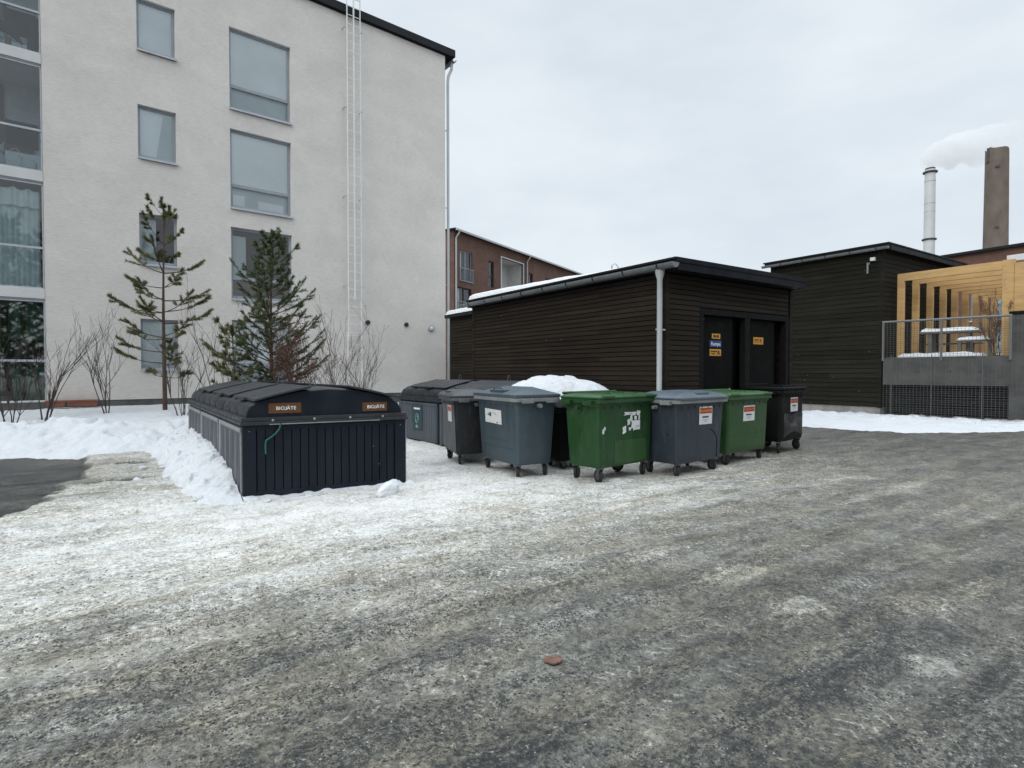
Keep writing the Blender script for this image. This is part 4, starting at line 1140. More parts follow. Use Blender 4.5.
fence = thing('mesh_fence', 'see-through wire mesh fence with a pipe rail in front of the terrace wall', 'fence', (T0.x, T0.y, 0), TA)
pz = MB()
for u in (.03, 1.72, 3.5):
    pz.box(u - .03, u + .03, ly(-.16), ly(-.10), 2.0, 3.38)
pz.build('post', 'rail', fence)
rl = MB(); rl.tube([(0, ly(-.13), 3.39), (3.52, ly(-.13), 3.39)], .035, 8); rl.build('rail', 'rail', fence, smooth=True)
mw = MB(); u = .06
while u < 4.4:
    mw.box(u - .0035, u + .0035, ly(-.175), ly(-.168), .12, 3.36 if u < 3.5 else 3.40); u += .10
zz = .12
while zz < 3.4:
    mw.box(.02, 4.4, ly(-.183), ly(-.176), zz - .0035, zz + .0035); zz += .075
for u in (.3, 1.47, 2.82): mw.box(u - .012, u + .012, ly(-.19), ly(-.17), .1, 2.2)
mw.build('wire_mesh', 'wire', fence)
sd = MB()
def rsn(name, x0, x1, y0, y1, z, h, seed, label):
    xs = np.linspace(x0, x1, max(6, int((x1 - x0) / .05))); ys = np.linspace(y0, y1, max(6, int((y1 - y0) / .05)))
    X, Y = np.meshgrid(xs, ys); e_ = np.minimum(np.minimum(X - x0, x1 - X), np.minimum(Y - y0, y1 - Y))
    Z = z + np.where(e_ < 1e-6, -.01, h * np.clip(e_ / .15, 0, 1) ** .5 * (1 + .4 * fbm(X * 2, Y * 2, 3, seed)))
    return tag(grid_obj(name, xs, ys, Z, 'snow_clean'), label, 'snow')
rsn('deck_snow', 22.98, 24.4, 7.0, 9.3, 2.132, .12, 3, 'white snow patch on the terrace deck behind the mesh fence')

# pergola of pale orange timber
perg = thing('pergola', 'orange timber pergola with a row of square posts and cross beams', 'pergola', (23.6, 6.35, 2.13))
PX = [0, 1.25, 2.55, 3.8, 4.98, 6.15, 7.35, 8.5, 9.6]
for i, px in enumerate(PX):
    MB().box(px, px + .11, 2.98, 3.20, 0, 2.80).build('post', 'wood', perg, bevel=.006)
    MB().box(px, px + .11, -.16 if i == 0 else -.02, .15 if i == 0 else .21, 0, 3.10).build('post', 'wood', perg, bevel=.006)
    MB().box(px + .01 * (i > 0), px + .12, .152 if i == 0 else .212, 3.20, 2.802, 3.08).build('beam', 'wood', perg, bevel=.006)
sc = MB()
for y in np.arange(-1.9, -.26, .34): MB().box(.0, .12, y + .10, y + .40, 0.9, 2.95 + .02 * math.sin(y * 9)).build('screen_board', 'wood', perg, bevel=.006)

pt = thing('picnic_table', 'dark wooden picnic table topped with snow on the terrace', 'table', (24.5, 8.2, 2.13), R(-80))
a = MB(); a.box(-.85, .85, -.38, .38, .86, .92); a.build('tabletop', 'greywood', pt, bevel=.01)
for x in (-.55, .55): MB().box(x - .06, x + .06, -.3, .3, 0, .86).build('leg', 'greywood', pt, bevel=.01)
b = MB(); b.box(-.85, .85, .55, .85, .48, .53); b.box(-.6, -.5, .6, .8, 0, .48); b.box(.5, .6, .6, .8, 0, .48); b.build('bench', 'greywood', pt, bevel=.01)
ts = rsn('table_snow', -.83, .83, -.36, .36, .925, .13, 4, 'snow cap on the picnic table behind the mesh fence'); ts.location = (24.5, 8.2, 2.13); ts.rotation_euler = (0, 0, R(-80))
bn = thing('garden_bench', 'low dark bench with snow beside the picnic table', 'bench', (24.1, 7.35, 2.13), R(-78))
a = MB(); a.box(-.5, .5, -.2, .2, .52, .57); a.build('seat', 'greywood', bn, bevel=.01)
for x in (-.4, .4): MB().box(x - .04, x + .04, -.16, .16, 0, .52).build('leg', 'greywood', bn, bevel=.006)
ts = rsn('bench_snow', -.49, .40, -.19, .19, .575, .12, 6, 'snow heaped on the low bench on the terrace'); ts.location = (24.1, 7.35, 2.13); ts.rotation_euler = (0, 0, R(-78))

# ================================================================== BRICK HOUSE BEHIND
BA = R(25.2)
bh = thing('brick_house', 'red brick apartment house with a white recessed balcony between the block and the shed', 'building', (21.6, 40.92, 0), BA)
wins = [(1.34, 3.13, 9.15, 11.70), (5.62, 6.55, 9.18, 11.50), (13.04, 13.87, 9.2, 11.49), (16.6, 17.6, 9.2, 11.5), (.98, 3.0, 6.35, 8.62), (5.62, 6.55, 6.2, 8.5), (20.5, 21.4, 9.2, 11.5), (1.0, 3.0, 3.2, 5.6)]
rec = (7.81, 11.83, 6.4, 12.15)
w = MB(); wall_holes(w, 0, 34, 0, 13.1, wins, .2) if False else None
wall_holes(w, .5, 34, 0, 13.1, wins + [rec], .22)
w.quad((.5, 0, 0), (.5, 0, 13.1), (.5, 12, 13.1), (.5, 12, 0)); w.quad((34, 0, 0), (34, 12, 0), (34, 12, 13.1), (34, 0, 13.1)); w.quad((0, 12, 0), (0, 12, 13.1), (34, 12, 13.1), (34, 12, 0))
w.build('wall', 'brick', bh, fixn=False)
r = MB(); r.box(.25, 34.3, -.35, 12.3, 13.1, 13.22); r.build('roof', 'roofmetal', bh, bevel=.01)
MB().box(.3, 34.2, -.48, -.352, 13.02, 13.17).build('gutter', 'galv', bh)
rn = MB(); rn.box(rec[0] - .12, rec[0], -.05, 1.9, rec[2], rec[3] + .1); rn.box(rec[1], rec[1] + .12, -.05, 1.9, rec[2], rec[3] + .1); rn.box(rec[0], rec[1], -.05, 1.9, rec[3], rec[3] + .1); rn.box(rec[0], rec[1], 1.8, 1.9, rec[2], rec[3])
rn.build('balcony_recess', 'slab', bh)
for i, (a, b, c, d) in enumerate(wins):
    fr = MB(); t = .09; y = .12
    fr.box(a, a + t, y, y + .07, c, d); fr.box(b - t, b, y, y + .07, c, d); fr.box(a + t, b - t, y, y + .07, d - t, d); fr.box(a + t, b - t, y, y + .07, c, c + t)
    if b - a > 1.5:
        fr.box((a + b) / 2 - .06, (a + b) / 2 + .06, y, y + .07, c + t, d - t)
    elif i in (1, 5): fr.box(a + t, b - t, y, y + .07, c + .9, c + 1.0)
    wo = fr.build('window', 'winframe' if i == 0 else 'black_ink', bh)
    MB().quad((a, y + .04, c), (b, y + .04, c), (b, y + .04, d), (a, y + .04, d)).build('pane', 'glass', wo, fixn=False)
    bl = MB(); bl.box(a, b, y + .3, y + .32, c, d, 0); bl.box(a + .1, a + (b - a) * .35, y + .22, y + .24, c, d, 1); 
    bl.build('curtain', ['room', 'curtain'], wo)
    if i in (0, 4):
        rr_ = MB(); rr_.box(a - .05, b + .05, -.12, -.08, c + 1.05, c + 1.1); rr_.box(a - .05, b + .05, -.12, -.08, c - .02, c + .03)
        u = a
        while u < b + .05: rr_.box(u - .012, u + .012, -.11, -.09, c, c + 1.06); u += .13
        rr_.build('balcony_rail', 'winframe', wo)
for u in (.68, 12.5):
    MB().tube([(u, -.42, 13.0), (u, -.4, 12.85), (u, -.1, 12.5), (u, -.1, 0)], .075, 8).build('downpipe', 'pipe', bh, smooth=True)

# brick factory behind the pergola
FB = R(5)
fdir = Vector((math.sin(FB), math.cos(FB), 0))
fac = thing('brick_factory', 'long red brick factory building behind the timber pergola', 'building', (58.51, 14.81, 0), R(-90) - FB)
w = MB()
fw = []
for k in range(8):
    u = -6.6 + k * 1.55
    fw += [(u, u + .62, 5.9, 8.3), (u, u + .62, 3.1, 5.35)]
wall_holes(w, -16, 26, 0, 11.5, fw, .25)
w.quad((-22, 0, 0), (-22, -14, 0), (-22, -14, 11.5), (-22, 0, 11.5)) if False else None
w.build('wall', 'brick_orange', fac, fixn=False)
# the reveal direction is +y local: check that it points away from the camera
MB().box(-16, 26, .3, 14, 0, 11.48).build('core', 'room', fac)
MB().box(-16.2, 26.2, -.35, 14, 11.5, 11.72).build('roof', 'roofmetal', fac)
for (a, b, c, d) in fw:
    fr = MB(); fr.box(a, b, .08, .14, c, c + .08); fr.box(a, b, .08, .14, d - .08, d); fr.box(a, a + .06, .08, .14, c + .08, d - .08); fr.box(b - .06, b, .08, .14, c + .08, d - .08); fr.box(a + .06, b - .06, .08, .14, (c + d) / 2 - .03, (c + d) / 2 + .03)
    fr.box(a - .05, b + .05, -.08, .1, c - .1, c - .003, 1)
    wo = fr.build('window', ['winframe', 'white_steel'], fac)
    MB().quad((a, .12, c), (b, .12, c), (b, .12, d), (a, .12, d)).build('pane', 'glass_dark', wo, fixn=False)
    MB().box(a + .002, b - .002, .22, .24, c + .002, d - .002).build('blind', 'blind_lower', wo)
ann = thing('utility_building', 'small white flat roofed building seen beyond the right end of the pergola', 'building', (30, 0.5, 0))
MB().box(0, 6, 0, 7.1, 0, 6.05).build('wall', 'slab', ann)
MB().box(-.5, 6.5, -.5, 7.5, 6.052, 6.30).build('roof', 'white_steel', ann, bevel=.02)

# ================================================================== CHIMNEYS AND SMOKE
st = thing('steel_stack', 'slim pale steel chimney stack giving off white smoke', 'chimney', (127.9, 46.4, 0))
m_ = MB(); m_.lathe([(1.02, 0), (.95, 20), (.87, 40.3)], 24); m_.build('shaft', 'stack', st, smooth=True)
for z in (39.8, 27.0):
    m_ = MB(); m_.lathe([(.9, z - .2), (1.2, z - .1), (1.2, z + .12), (.9, z + .2)], 24); m_.build('ring', 'soot', st)
for z in (38.0, 33.8, 32.2):
    m_ = MB(); m_.lathe([(.88, z), (.93, z + .03), (.93, z + .10), (.88, z + .13)], 24); m_.build('band', 'galv', st)
m_ = MB(); m_.lathe([(.80, 40.25), (.80, 40.6), (.7, 40.6), (.7, 40.25)], 20); m_.build('flue_tip', 'soot', st)
cs = thing('brick_chimney', 'tall old brown brick chimney standing right of the steel stack', 'chimney', (128.4, 36.42, .24))
cs.scale = (.85, .85, .85)
m_ = MB(); nn = 18
def cring(r_, z): return [(r_ * math.cos(2 * math.pi * j / nn), r_ * math.sin(2 * math.pi * j / nn), z) for j in range(nn)]
m_.loft([cring(2.5, 0), cring(2.12, 27), cring(1.97, 45.5)]); m_.build('shaft', 'chimney', cs, smooth=True)
m_ = MB()
top0 = cring(1.985, 45.2); top1 = [(p[0], p[1], 48.0 + .45 * math.sin(j * 1.7) * (1 if j % 3 else 0)) for j, p in enumerate(cring(1.95, 0))]
m_.loft([top0, top1]); m_.build('crown', 'chimney', cs, smooth=False)
m_ = MB()
dirc = Vector((-151, -42.85, 0)).normalized(); side = Vector((-dirc.y, dirc.x, 0))
for (z, o_) in ((44.0, .1), (31.5, .15)):
    q = dirc * 2.02 + side * o_
    m_.box(-.18, .18, -.35, .35, -.22, .22, 0, Matrix.Translation((q.x, q.y, z)) @ Matrix.Rotation(math.atan2(dirc.y, dirc.x), 4, 'Z'))
m_.build('vent_hole', 'soot', cs)
m_ = MB(); q = side * -1.4 + dirc * 1.35
m_.box(-.25, .25, -.25, .25, 45.2, 48.2, 0, Matrix.Translation((q.x, q.y, 0)) @ Matrix.Rotation(.3, 4, 'Z')); m_.build('lightning_duct', 'soot', cs)

def smoke():
    k = NT('smoke_volume')
    k.t.nodes.remove(k.b)
    pv = k.n('ShaderNodeVolumePrincipled')
    pv.inputs['Color'].default_value = (0.94, 0.945, 0.955, 1)
    pv.inputs['Anisotropy'].default_value = 0.1
    v = k.coords()
    n1 = k.noise(v, 0.42, 6, 0.66, 0.5)
    # thins out downwind: distance along the plume (object x)
    sp = k.n('ShaderNodeSeparateXYZ'); k.l(v, sp.inputs[0])
    fall = k.n('ShaderNodeMapRange'); k.l(sp.outputs[0], fall.inputs['Value'])
    fall.inputs['From Min'].default_value = 3; fall.inputs['From Max'].default_value = 18
    fall.inputs['To Min'].default_value = 0.5; fall.inputs['To Max'].default_value = 0.012
    den = k.math('MULTIPLY', k.ramp(n1, [(0.36, (0, 0, 0)), (0.56, (1, 1, 1))]), fall.outputs['Result'])
    k.l(den, pv.inputs['Density'])
    k.l(pv.outputs[0], k.out.inputs['Volume'])
    bm = bmesh.new()
    sph = [(-.2, 0, .9, 1.3), (.3, 0, 2.4, 2.3), (2.2, .4, 4.0, 3.2), (5.2, -.2, 5.0, 3.7), (8.6, .3, 5.6, 4.2), (12.4, -.3, 6.4, 4.4), (16.4, 0, 7.4, 4.4), (20.5, .2, 8.6, 4.2), (4.2, 0, 1.8, 2.0), (10, 0, 2.6, 2.4), (-1.0, 0, 2.4, 1.6), (24, 0, 9.6, 3.6)]
    for (x, y, z, r_) in sph:
        if x > 17: continue
        x, z, r_ = x * .9, .5 + (z - .9) * .82 + .3, r_ * .76
        res = bmesh.ops.create_icosphere(bm, subdivisions=3, radius=r_, matrix=Matrix.Translation((x, y, z)))
    me = bpy.data.meshes.new('smoke'); bm.to_mesh(me); bm.free()
    me.materials.append(k.m)
    o = bpy.data.objects.new('smoke', me); COL.objects.link(o)
    o.location = (127.9, 46.4, 40.2); o.rotation_euler = (0, 0, math.atan2(-.559, .829))
    md = o.modifiers.new('union', 'REMESH'); md.mode = 'VOXEL'; md.voxel_size = 0.45
    tag(o, 'pale grey smoke plume drifting right from the steel stack', 'smoke', kind='stuff')
smoke()

# ================================================================== BIOWASTE CONTAINERS
ARCH = [(.04, .985), (.05, 1.06), (.085, 1.135), (.20, 1.205), (.42, 1.275), (.70, 1.335), (1.04, 1.365), (1.38, 1.345), (1.66, 1.285), (1.88, 1.205), (1.98, 1.135), (2.02, 1.06), (2.035, .985)]
ZB = 1.03
ARCH = [(x, ZB + (z - .985) * .905) for x, z in ARCH]
def container(loc, depth, label, group, skew, front_board=True, sign=True, sidesign=False, rz=0.0, first=False):
    W = 2.08
    t = thing('biowaste_container' if sign else 'waste_container', label, 'waste container', loc, rz, group)
    ex = Vector((1, skew[0], 0)); ey = Vector((skew[1], 1, 0))
    xf = lambda p: (p[0] * ex.x + p[1] * ey.x, p[0] * ex.y + p[1] * ey.y, p[2])
    D = depth
    b = MB()
    b.box(.02, W - .02, .03, D - .03, .0, .934)                      # carcass
    b.box(.0, W, .0, .05, .02, .10); b.box(0, W, .0, .05, .87, .933)  # front rails
    n = 17; a0 = .16; pw = (W - .32) / n
    for k in range(n):
        b.box(a0 + k * pw + .006, a0 + (k + 1) * pw - .006, .002, .045, .10, .87)
    b.box(.0, .15, -.012, .05, .0, .934); b.box(W - .15, W, -.012, .05, .0, .934)
    for k in range(n):
        b.box(a0 + k * pw + .006, a0 + (k + 1) * pw - .006, D - .045, D - .002, .10, .87)
    b.build('body', 'box', t, bevel=.004, xf=xf)
    np_ = 4; ps = (D - .24) / np_
    for sx in (0, 1):
        s = MB()
        x0, x1 = ((-.006, .02) if sx == 0 else (W - .02, W + .006))
        s.box(x0, x1, .12, D - .12, .03, .035 + .002)
        for k in range(np_):
            s.box(x0, x1, .12 + k * ps + .004, .12 + (k + 1) * ps - .004, .03, .84)
            for j in range(1, 4):
                yy = .12 + (k + j / 4) * ps
                s.box(x0 - .004 if sx == 0 else x1, x0 if sx == 0 else x1 + .004, yy - .012, yy + .012, .06, .82)
        s.build('side_panel', 'boxside_lit' if sign else 'boxside_lit2', t, bevel=.003, xf=xf)
        q = MB()
        x0, x1 = ((-.014, .02) if sx == 0 else (W - .02, W + .014))
        q.box(x0, x1, .0, .03, .0, .88) if sx else q.box(x0, x1, .052, .085, .0, .88)
        q.box(x0, x1, D - .115, D - .01, .0, .88); q.box(x0 - .004, x1 + .004, .052, D - .01, .845, .90)
        q.build('side_trim', 'alu' if sign else 'boxside_lit2', t, bevel=.004, xf=xf)
    rm = MB(); rm.box(-.03, W + .02, -.045, D - .005, .935, .978); rm.box(-.02, W + .01, -.03, D - .01, .978, ZB)
    rim = rm.build('rim', 'lid', t, bevel=.008, xf=xf)
    ro = MB(); ro.box(.30, 1.70, -.052, -.046, .936, .948); ro.build('lip_strip', 'alu', rim, xf=xf)
    bo = MB()
    for x in (.34, .84, 1.30, 1.74): bo.lathe([(.016, -.054), (.010, -.060), (.004, -.062)], 10, (x, 0, .992), 'y')
    for (x, z) in ((.075, .86), (.075, .05), (W - .075, .86), (1.62, .58), (1.70, .33)): bo.lathe([(.007, -.012), (.005, -.02)], 8, (x, 0, z), 'y')
    bo.build('bolt', 'alu', rim, xf=xf, smooth=True)
    # vaulted lid: end wall, crown, cross ribs at the sides
    ld = MB()
    prof = ARCH
    def sec(y, dz=0.0, sc=1.0):
        return [(1.04 + (x - 1.04) * sc, y, ZB + (z - ZB) * (sc if z > 1.2 else 1) + (dz if z > ZB + .005 else 0)) for (x, z) in prof]
    ysec = [(.02, 0, 1), (.03, .0, 1.0), (.05, .012, 1.005), (D * .30, .022, 1.005), (D * .30 + .015, -.016, .985), (D * .36, -.016, .985), (D * .36 + .015, .022, 1.005), (D * .62, .026, 1.005), (D * .62 + .015, -.012, .985), (D * .68, -.012, .985), (D * .68 + .015, .022, 1.005), (D - .06, .012, 1.005), (D - .03, 0, 1.0)]
    ld.loft([sec(*k) for k in ysec])
    lid = ld.build('lid', 'lid', t, smooth=True, bevel=.006, xf=xf)
    fr = MB(); fr.extrude([(x, .005, z) for (x, z) in [(1.04 + (a - 1.04) * .985, ZB + (z - ZB) * .97) for a, z in prof]], (0, .013, 0))
    fr.build('lid_front', 'box', lid, xf=xf)
    for side in (0, 1):
        fp = MB()
        P = [(.13, 1.235), (.36, 1.298), (.60, 1.355), (.80, 1.395)]
        if side: P = [(W - x, z) for x, z in P][::-1]
        low = [(x, -.07, z) for x, z in P]; up = [(x, -.07, z + .026) for x, z in P[::-1]]
        fp.extrude(low + up, (0, D * .84, 0))
        fo = fp.build('flap', 'lid', lid, bevel=.005, xf=xf)
        hx, hz = (P[-1] if side else P[0])
        hd = MB(); hd.box(hx - .04, hx + .04, D * .25, D * .45, hz - .005, hz + .035); hd.build('flap_handle', 'lid', fo, bevel=.006, xf=xf)
    # lifting loops
    for (x, y) in ((1.06, D * .45),):
        lo = MB(); z0 = 1.36
        lo.tube([(x - .045, y, z0), (x - .022, y, z0 + .15), (x - .010, y, z0 + .17), (x + .010, y, z0 + .17), (x + .022, y, z0 + .15), (x + .045, y, z0)], .007, 6)
        lo.build('lifting_loop', 'fork', lid, xf=xf)
    if sign:
        for (xa, xb, z0, z1) in ((.30, .69, 1.075, 1.205), (1.48, 1.82, 1.065, 1.185)):
            sg = MB().box(xa, xb, -.002, .004, z0, z1).build('sign', 'sign_brown', lid, bevel=.001, xf=xf)
            cx, cz = (xa + xb) / 2 + .01, (z0 + z1) / 2
            w0 = xf((cx, -.0035, cz)); exn = Vector((1, skew[0], 0)).normalized()
            tx = text_mesh('sign_text', 'BIOJÄTE', .062, 'white_ink', sg, frame(w0, exn, (0, 0, 1)), .0012)
    if sidesign:
        sg = MB().box(-.022, -.014, D * .38, D * .62, .26, .86).build('sign', 'sign_teal', t, bevel=.002, xf=xf)
        ya, yb = D * .38, D * .62; yc = (ya + yb) / 2
        m_ = MB()
        m_.box(-.025, -.022, ya + .09, yb - .08, .735, .775)
        m_.build('lettering', 'white_ink', sg, xf=xf)
        m_ = MB()
        m_.tube([(-.024, yc + .085 * math.cos(a), .53 + .105 * math.sin(a)) for a in [2 * math.pi * j / 20 for j in range(21)]], .009, 4)
        m_.tube([(-.024, yc + .03 * math.cos(a), .53 + .06 * math.sin(a)) for a in [.5 + 5.0 * j / 12 for j in range(13)]], .007, 4)
        m_.extrude([(-.025, yc - .06, .31), (-.025, yc + .06, .31), (-.025, yc + .07, .36), (-.025, yc + .01, .385), (-.025, yc - .05, .36)], (.003, 0, 0))
        m_.build('pictogram', 'teal_ink', sg, xf=xf)
    return t, xf
SK = (-.085, -.018)
t1, xf1 = container((1.17, 7.70, 0), 1.80, 'dark navy biowaste container with BIOJÄTE signs, nearest of the three in the row', 'biowaste containers in a row', SK, first=True)
cdm = MB(); cdm.tube([(.43, -.055, .95), (.415, -.05, .88), (.37, -.035, .82), (.315, -.025, .775), (.265, -.02, .74), (.255, -.02, .68), (.26, -.02, .57)], .011, 6)
cdo = cdm.build('cord', 'cord', None, smooth=True, xf=lambda p: tuple(Vector(xf1(p)) + Vector((1.17, 7.70, 0)))); tag(cdo, 'thin teal green cord dangling down the front of the nearest biowaste container', 'cord')
container((1.17 - .018 * 1.84, 7.70 + 1.84, 0), 2.06, 'dark biowaste container in the middle of the row, snow banked at its side', 'biowaste containers in a row', SK)
container((1.17 - .018 * 3.94, 7.70 + 3.94, 0), 2.06, 'dark biowaste container at the far end of the row near the small pines', 'biowaste containers in a row', SK)
container((5.72, 9.25, 0), 1.90, 'dark grey surface waste container standing half hidden behind the charcoal wheeled bin', 'grey surface containers', (0, -.05), sign=False)
container((5.72 - .05 * 1.94, 9.25 + 1.94, 0), 1.96, 'dark grey surface waste container with a teal recycling sign on its ribbed side', 'grey surface containers', (0, -.05), sign=False, sidesign=True)

# ================================================================== WHEELED BINS
def rrect(w, d, z, r_=.05, n=4, cx=0, cy=0):
    pts = []
    for (sx, sy, a0) in ((1, 1, 0), (-1, 1, 90), (-1, -1, 180), (1, -1, 270)):
        for k in range(n + 1):
            a = R(a0 + 90 * k / n)
            pts.append((cx + sx * (w / 2 - r_) + r_ * math.cos(a), cy + sy * (d / 2 - r_) + r_ * math.sin(a), z))
    return pts
def caster(parent, x, y, z_top, r_, ang, lean=0.0):
    f = MB(); X = Matrix.Translation((x, y, 0)) @ Matrix.Rotation(ang, 4, 'Z')
    of = .035
    f.box(-.05, .05, -.045, .045, z_top - .02, z_top + .005, 0, X)
    for s in (-1, 1):
        poly = [X @ Vector(p) for p in ((-.045, s * .030, z_top - .018), (.045, s * .030, z_top - .018), (of + .022, s * .030, r_ - .012), (of - .022, s * .030, r_ - .012))]
        f.extrude(poly, X.to_3x3() @ Vector((0, s * .005, 0)))
    c = f.build('caster', 'fork', parent)
    w = MB(); n = 20
    for (rad_, y0, y1, m) in ((r_, -.022, .022, 0), (r_ * .55, -.026, .026, 1)):
        prof = [(rad_ * .9, y0), (rad_, y0 + .006), (rad_, y1 - .006), (rad_ * .9, y1)]
        vs = []; 
        for (rr_, hy) in prof:
            for j in range(n):
                a = 2 * math.pi * j / n
                vs.append(X @ Vector((of + rr_ * math.cos(a), hy, r_ + rr_ * math.sin(a))))
        fs = [(i * n + j, i * n + (j + 1) % n, (i + 1) * n + (j + 1) % n, (i + 1) * n + j) for i in range(3) for j in range(n)] + [tuple(range(n))[::-1], tuple(3 * n + j for j in range(n))]
        w.add(vs, fs, m)
    w.build('wheel', ['rubber', 'hub'], c, smooth=True)

def wheeled_bin(name, label, loc, rz, wb, wt, db, dt, zb, zt, mb_, ml_, lid='flat', rim_mat=None, r_w=.09, side_mat=None, angs=(0.5, 2.4, 1.2, -.6), dy=0.0):
    t = thing(name, label, 'wheeled bin', loc, rz, 'wheeled waste bins by the shed')
    def cyf(z): return dy * (z - zb) / (zt - zb)
    b = MB()
    zs = [zb, zb + .02, zb + .12, zb + (zt - zb) * .45, zt - .10, zt]
    rings = []
    for z in zs:
        k = (z - zb) / (zt - zb)
        ins = .03 if z == zb else 0
        rings.append(rrect(wb + (wt - wb) * k - ins, db + (dt - db) * k - ins, z, .055, 4, 0, cyf(z)))
    b.loft(rings, 0, True, False)
    # collar under the rim and inside floor so that it is not open
    b.loft([rrect(wt + .01, dt + .01, zt - .085, .055, 4, 0, dy), rrect(wt + .025, dt + .025, zt - .075, .055, 4, 0, dy), rrect(wt + .025, dt + .025, zt - .005, .055, 4, 0, dy)], 0, True, True)
    if side_mat:
        # weathered side toward -x
        pass
    body = b.build('body', [mb_], t, smooth=True)
    # front ribs below rim and an embossed panel
    def fy(z): k = (z - zb) / (zt - zb); return cyf(z) - (db + (dt - db) * k) / 2
    nr = 7 if wt > .8 else 3
    for k in range(nr):
        rb_ = MB()
        x = -wt / 2 + .12 + k * (wt - .24) / (nr - 1)
        z1 = zt - .085; z0 = zt - .15
        rb_.add([(x - .008, fy(z1) - .012, z1), (x + .008, fy(z1) - .012, z1), (x + .008, fy(z1) + .01, z1), (x - .008, fy(z1) + .01, z1), (x - .008, fy(z0) + .001, z0), (x + .008, fy(z0) + .001, z0)], [(0, 1, 5, 4), (0, 4, 3), (1, 2, 5), (0, 3, 2, 1)])
        rb_.build('rib', mb_, body)
    # rim
    rm = MB()
    e_ = .058
    rm.loft([rrect(wt + .03, dt + .03, zt - .045, .06, 4, 0, dy), rrect(wt + 2 * e_, dt + 2 * e_, zt - .035, .07, 4, 0, dy), rrect(wt + 2 * e_, dt + 2 * e_, zt + .012, .07, 4, 0, dy), rrect(wt + 2 * e_ - .02, dt + 2 * e_ - .02, zt + .02, .07, 4, 0, dy)])
    # grips: two at each short side
    for sx in (-1, 1):
        for sy in (-1, 1):
            x0 = sx * (wt / 2 + e_); y0 = dy + sy * dt * .30
            a, c = sorted((x0 - sx * .002, x0 + sx * .06))
            rm.box(a, c, y0 - .085, y0 - .065, zt - .055, zt + .012); rm.box(a, c, y0 + .065, y0 + .085, zt - .055, zt + .012)
            a, c = sorted((x0 + sx * .045, x0 + sx * .068)); rm.box(a, c, y0 - .085, y0 + .085, zt - .055, zt + .0)
        rm.lathe([(.028, 0), (.028, .07), (.034, .072), (.034, .08)], 12, (sx * (wt / 2 + .03) if sx > 0 else -(wt / 2 + .11), dy, zt - .10), 'x')
    rm.build('rim', rim_mat or mb_, t, bevel=.004)
    # lid
    l = MB(); w_, d_ = wt + 2 * e_ - .015, dt + 2 * e_ - .015; z0 = zt + .021
    hb_ = MB(); extra = []
    if lid == 'flat':
        l.loft([rrect(w_, d_, z0, .06, 4, 0, dy), rrect(w_ + .02, d_ + .02, z0 + .012, .07, 4, 0, dy), rrect(w_ + .02, d_ + .02, z0 + .03, .07, 4, 0, dy), rrect(w_ - .06, d_ - .06, z0 + .055, .06, 4, 0, dy), rrect(w_ - .30, d_ - .26, z0 + .075, .06, 4, 0, dy + .02), rrect(w_ - .5, d_ - .4, z0 + .079, .05, 4, 0, dy + .02)])
        for x in (-.32, 0, .32): l.box(x - .012, x + .012, dy - d_ / 2 + .12, dy + d_ / 2 - .1, z0 + .05, z0 + .086)
        for sx in (-1, 1): extra.append(MB().box(min(sx * (w_ / 2 - .05), sx * (w_ / 2 - .30)), max(sx * (w_ / 2 - .05), sx * (w_ / 2 - .30)), dy - d_ / 2 - .03, dy - d_ / 2 + .05, z0 + .02, z0 + .05))
        hb_.tube([(-w_ / 2 + .06, dy + d_ / 2 - .01, z0 + .075), (w_ / 2 - .06, dy + d_ / 2 - .01, z0 + .075)], .022, 8)
    elif lid == 'dome':
        rr_ = []
        for (k, h) in ((1.0, 0), (1.02, .012), (1.02, .03), (.96, .06), (.86, .085), (.70, .108), (.45, .125), (.2, .132)):
            rr_.append(rrect(w_ * k, d_ * k, z0 + h, .06 + .10 * min(1, (1.03 - k) * 4) * k, 5, 0, dy + .02 * (1 - k)))
        l.loft(rr_)
        extra.append(MB().box(-.16, .16, dy - d_ / 2 + .03, dy - d_ / 2 + .17, z0 + .055, z0 + .10))
        hb_.box(-w_ / 2 + .04, w_ / 2 - .04, dy - d_ / 2 - .025, dy - d_ / 2 + .02, z0 - .005, z0 + .03)
    elif lid == 'hip':
        h = .155
        l.loft([rrect(w_, d_, z0, .04, 3, 0, dy), rrect(w_ + .02, d_ + .02, z0 + .012, .05, 3, 0, dy), rrect(w_ + .02, d_ + .02, z0 + .045, .05, 3, 0, dy), rrect(w_ - .06, d_ - .06, z0 + .06, .04, 3, 0, dy), rrect(w_ * .56, .08, z0 + h, .03, 3, 0, dy + .05)])
        hb_.box(-.2, .2, dy - d_ / 2 + .06, dy - d_ / 2 + .20, z0 + .06, z0 + .105)
        hb_.tube([(-.14, dy - d_ / 2 + .10, z0 + .09), (-.12, dy - d_ / 2 + .09, z0 + .135), (.12, dy - d_ / 2 + .09, z0 + .135), (.14, dy - d_ / 2 + .10, z0 + .09)], .012, 6)
    elif lid == 'slab':
        l.loft([rrect(w_ - .04, d_ - .04, z0, .05, 4, 0, dy), rrect(w_ + .03, d_ + .03, z0 + .015, .06, 4, 0, dy), rrect(w_ + .03, d_ + .03, z0 + .05, .06, 4, 0, dy), rrect(w_ - .02, d_ - .02, z0 + .065, .05, 4, 0, dy)])
        for x in (-.4, -.13, .13, .4): l.box(x - .014, x + .014, dy - d_ / 2 + .03, dy + d_ / 2 - .1, z0 + .06, z0 + .10)
        extra.append(MB().box(-w_ / 2 + .06, w_ / 2 - .06, dy - d_ / 2 + .02, dy - d_ / 2 + .07, z0 + .06, z0 + .105))
